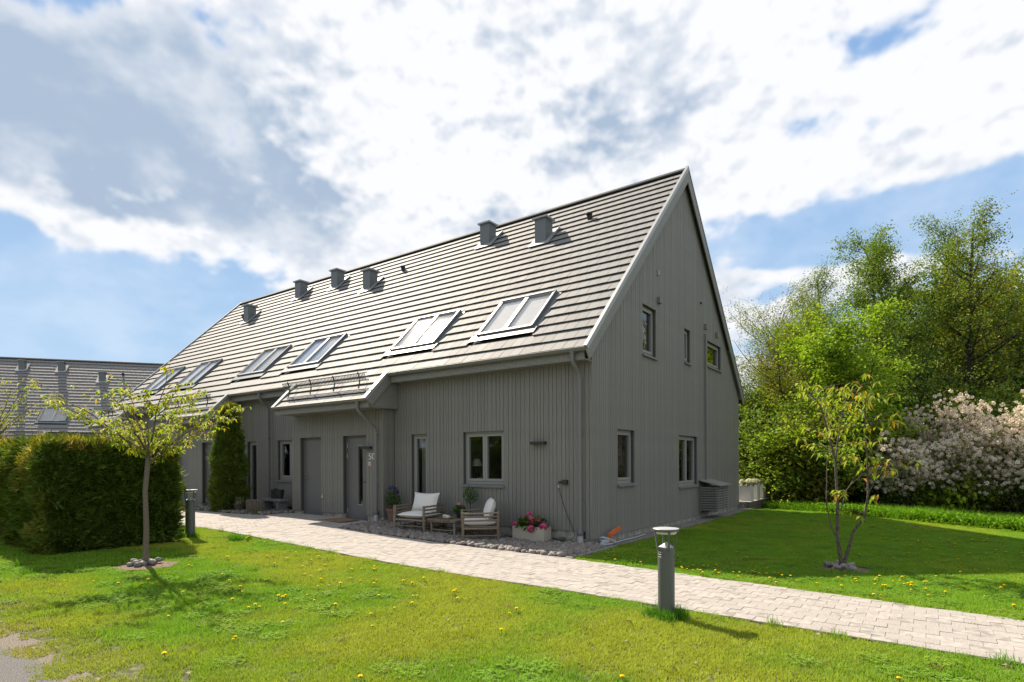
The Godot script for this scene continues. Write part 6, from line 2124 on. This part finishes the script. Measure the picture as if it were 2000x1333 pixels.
func behind_house() -> void:
	var w := thing("retaining_wall", "low wooden retaining wall behind the house corner", "wall", Vector3(0.32, 0, -10.42))
	for k in 3:
		var b := MB.new()
		b.box(Vector3(-0.1, -0.22 + 0.148 * k, -2.95), Vector3(rng.randf_range(-0.004, 0.0), -0.078 + 0.148 * k - 0.004, 0.0))
		piece("plank", b, M.corten, w)
	var cap := MB.new()
	cap.box(Vector3(-0.44, 0.222, -2.98), Vector3(0.02, 0.25, 0.0))
	piece("coping", cap, M.planter, w)
	var ter := MB.new()
	ter.box(Vector3(-14.0, -0.3, -13.35), Vector3(0.215, 0.215, -10.39))
	setting("terrace", ter, M.slab)
	var words := ["white square planter of white hydrangeas nearest house corner", "middle white square planter of white hydrangeas on low wall", "white square planter of white hydrangeas at the wall end"]
	for k in 3:
		var at := Vector3(0.08, 0.251, -10.95 - 0.9 * k)
		var t := thing("white_planter", words[k], "planter", at, 0.0, "white planters on the low wall")
		var b := MB.new()
		b.box(Vector3(-0.2, 0.0, -0.2), Vector3(0.2, 0.5, 0.2))
		piece("box", b, M.pale, t)
		var rim := MB.new()
		rim.box(Vector3(-0.208, 0.5, -0.208), Vector3(0.208, 0.52, 0.208))
		piece("rim", rim, M.pale, t)
		var h := thing("white_hydrangea", "white hydrangea growing in " + words[k].replace(" of white hydrangeas", ""), "plant", at + Vector3(0, 0.5, 0), 0.0, "white hydrangeas")
		piece("leaves", foliage_mesh(80 + k, 90, Vector3(0.24, 0.18, 0.24), 0.1, 0.06, [Color(0.06, 0.12, 0.02), Color(0.09, 0.15, 0.03)]), M.leaf, h)
		for q in 5:
			part("flower_head", flower_ball([Color(0.62, 0.62, 0.42), Color(0.7, 0.7, 0.58)], 0.085, 90 + q + 7 * k, 40), M.petal, h, Transform3D(Basis.IDENTITY, Vector3(0.15 * cos(q * 2.4 + k), 0.13 + 0.03 * sin(q * 3.0), 0.15 * sin(q * 2.4 + k))))

# ------------------------------------------------------------------
func _ready() -> void:
	rng.seed = 20240
	var cam := Camera3D.new()
	cam.name = "camera"
	add_child(cam)
	cam.position = CAM
	cam.rotation_degrees = Vector3(0, YAW, ROLL)
	cam.projection = Camera3D.PROJECTION_FRUSTUM
	cam.near = 0.05
	cam.far = 900.0
	cam.size = 0.05 * 1333.0 / FOCAL
	cam.frustum_offset = Vector2(0, 0.05 * (HOR - 666.5) / FOCAL)
	cam.current = true
	var env := Environment.new()
	env.background_mode = Environment.BG_SKY
	env.sky = Sky.new()
	env.sky.sky_material = build_sky()
	env.background_energy_multiplier = 0.58
	env.tonemap_mode = Environment.TONE_MAPPER_LINEAR
	env.tonemap_exposure = 2.05
	env.sdfgi_enabled = true
	env.ssao_enabled = true
	env.ssil_enabled = true
	var we := WorldEnvironment.new()
	we.name = "world_environment"
	we.environment = env
	add_child(we)
	var sun := DirectionalLight3D.new()
	sun.name = "sun"
	add_child(sun)
	sun.look_at_from_position(Vector3(-SUN_X, 1, -SUN_Z) * 50.0, Vector3.ZERO, Vector3.UP)
	sun.light_energy = 1.5
	sun.light_color = Color(1.0, 0.95, 0.87)
	sun.light_angular_distance = 0.5
	sun.shadow_enabled = true

	make_materials()
	build_ground()
	var house := build_row_house(false, Vector3.ZERO, 0.0, "long grey timber row house with tiled roof and porches")
	var dir := Vector3(0.588, 0, -0.809)
	build_row_house(true, Vector3(-40.9, 0, -3.2) + dir * 12.3, deg_to_rad(54.0), "second grey row house with dark tiled roof behind the hedge")
	behind_house()
	pebble_bed()
	build_hedges()
	build_wood()
	young_cherry(Vector3(-4.17, 0.12, 5.97), 501, "young cherry tree with sparse yellow-green leaves in front of hedge", 2.75, 1.28, 2000)
	young_cherry(spot(-12, 16.5), 502, "young cherry tree partly hidden behind the clipped hedge", 3.9, 1.3, 900)
	stone_ring(Vector3(-4.17, height(-4.17, 5.97), 5.97), 15, 0.2, "ring of grey stones round the young cherry tree", 0.44, "tree_bed")
	bronze_tree(Vector3(4.08, 0, -0.05))
	stone_ring(Vector3(4.08, 0.0, -0.05), 13, 0.19, "ring of grey stones round the young bronze tree", 0.35, "tree_bed")
	for q in [[7.0, 790.0, 24.0, "thin white pole beyond the hedge beside the hidden cherry tree"], [213.0, 828.0, 27.0, "thin white pole beyond the hedge in front of second house"]]:
		var pp := spot(q[0], q[2])
		var tall: float = CAM.y + (HOR + 3.5 - q[1]) * q[2] / FOCAL - pp.y
		var wp := MB.new()
		wp.lathe([Vector2(0.05, -0.1), Vector2(0.05, 0.3), Vector2(0.035, 0.34), Vector2(0.032, tall), Vector2(0.0, tall + 0.02)], 14)
		single("white_pole", wp, M.pale, q[3], "pole", pp, 0.0, "white poles beyond the hedge")
	lamp_post(Vector3(2.944, 0, 4.003), 0.3, "grey bollard lamp with round cap in lawn by path")
	lamp_post(Vector3(-6.3, 0.19, 4.32), -0.2, "dark bollard lamp beside the end of the clipped hedge")
	terrace()
	wall_things(house)
	indoors()
	build_grass()
	litter()
	dandelions()
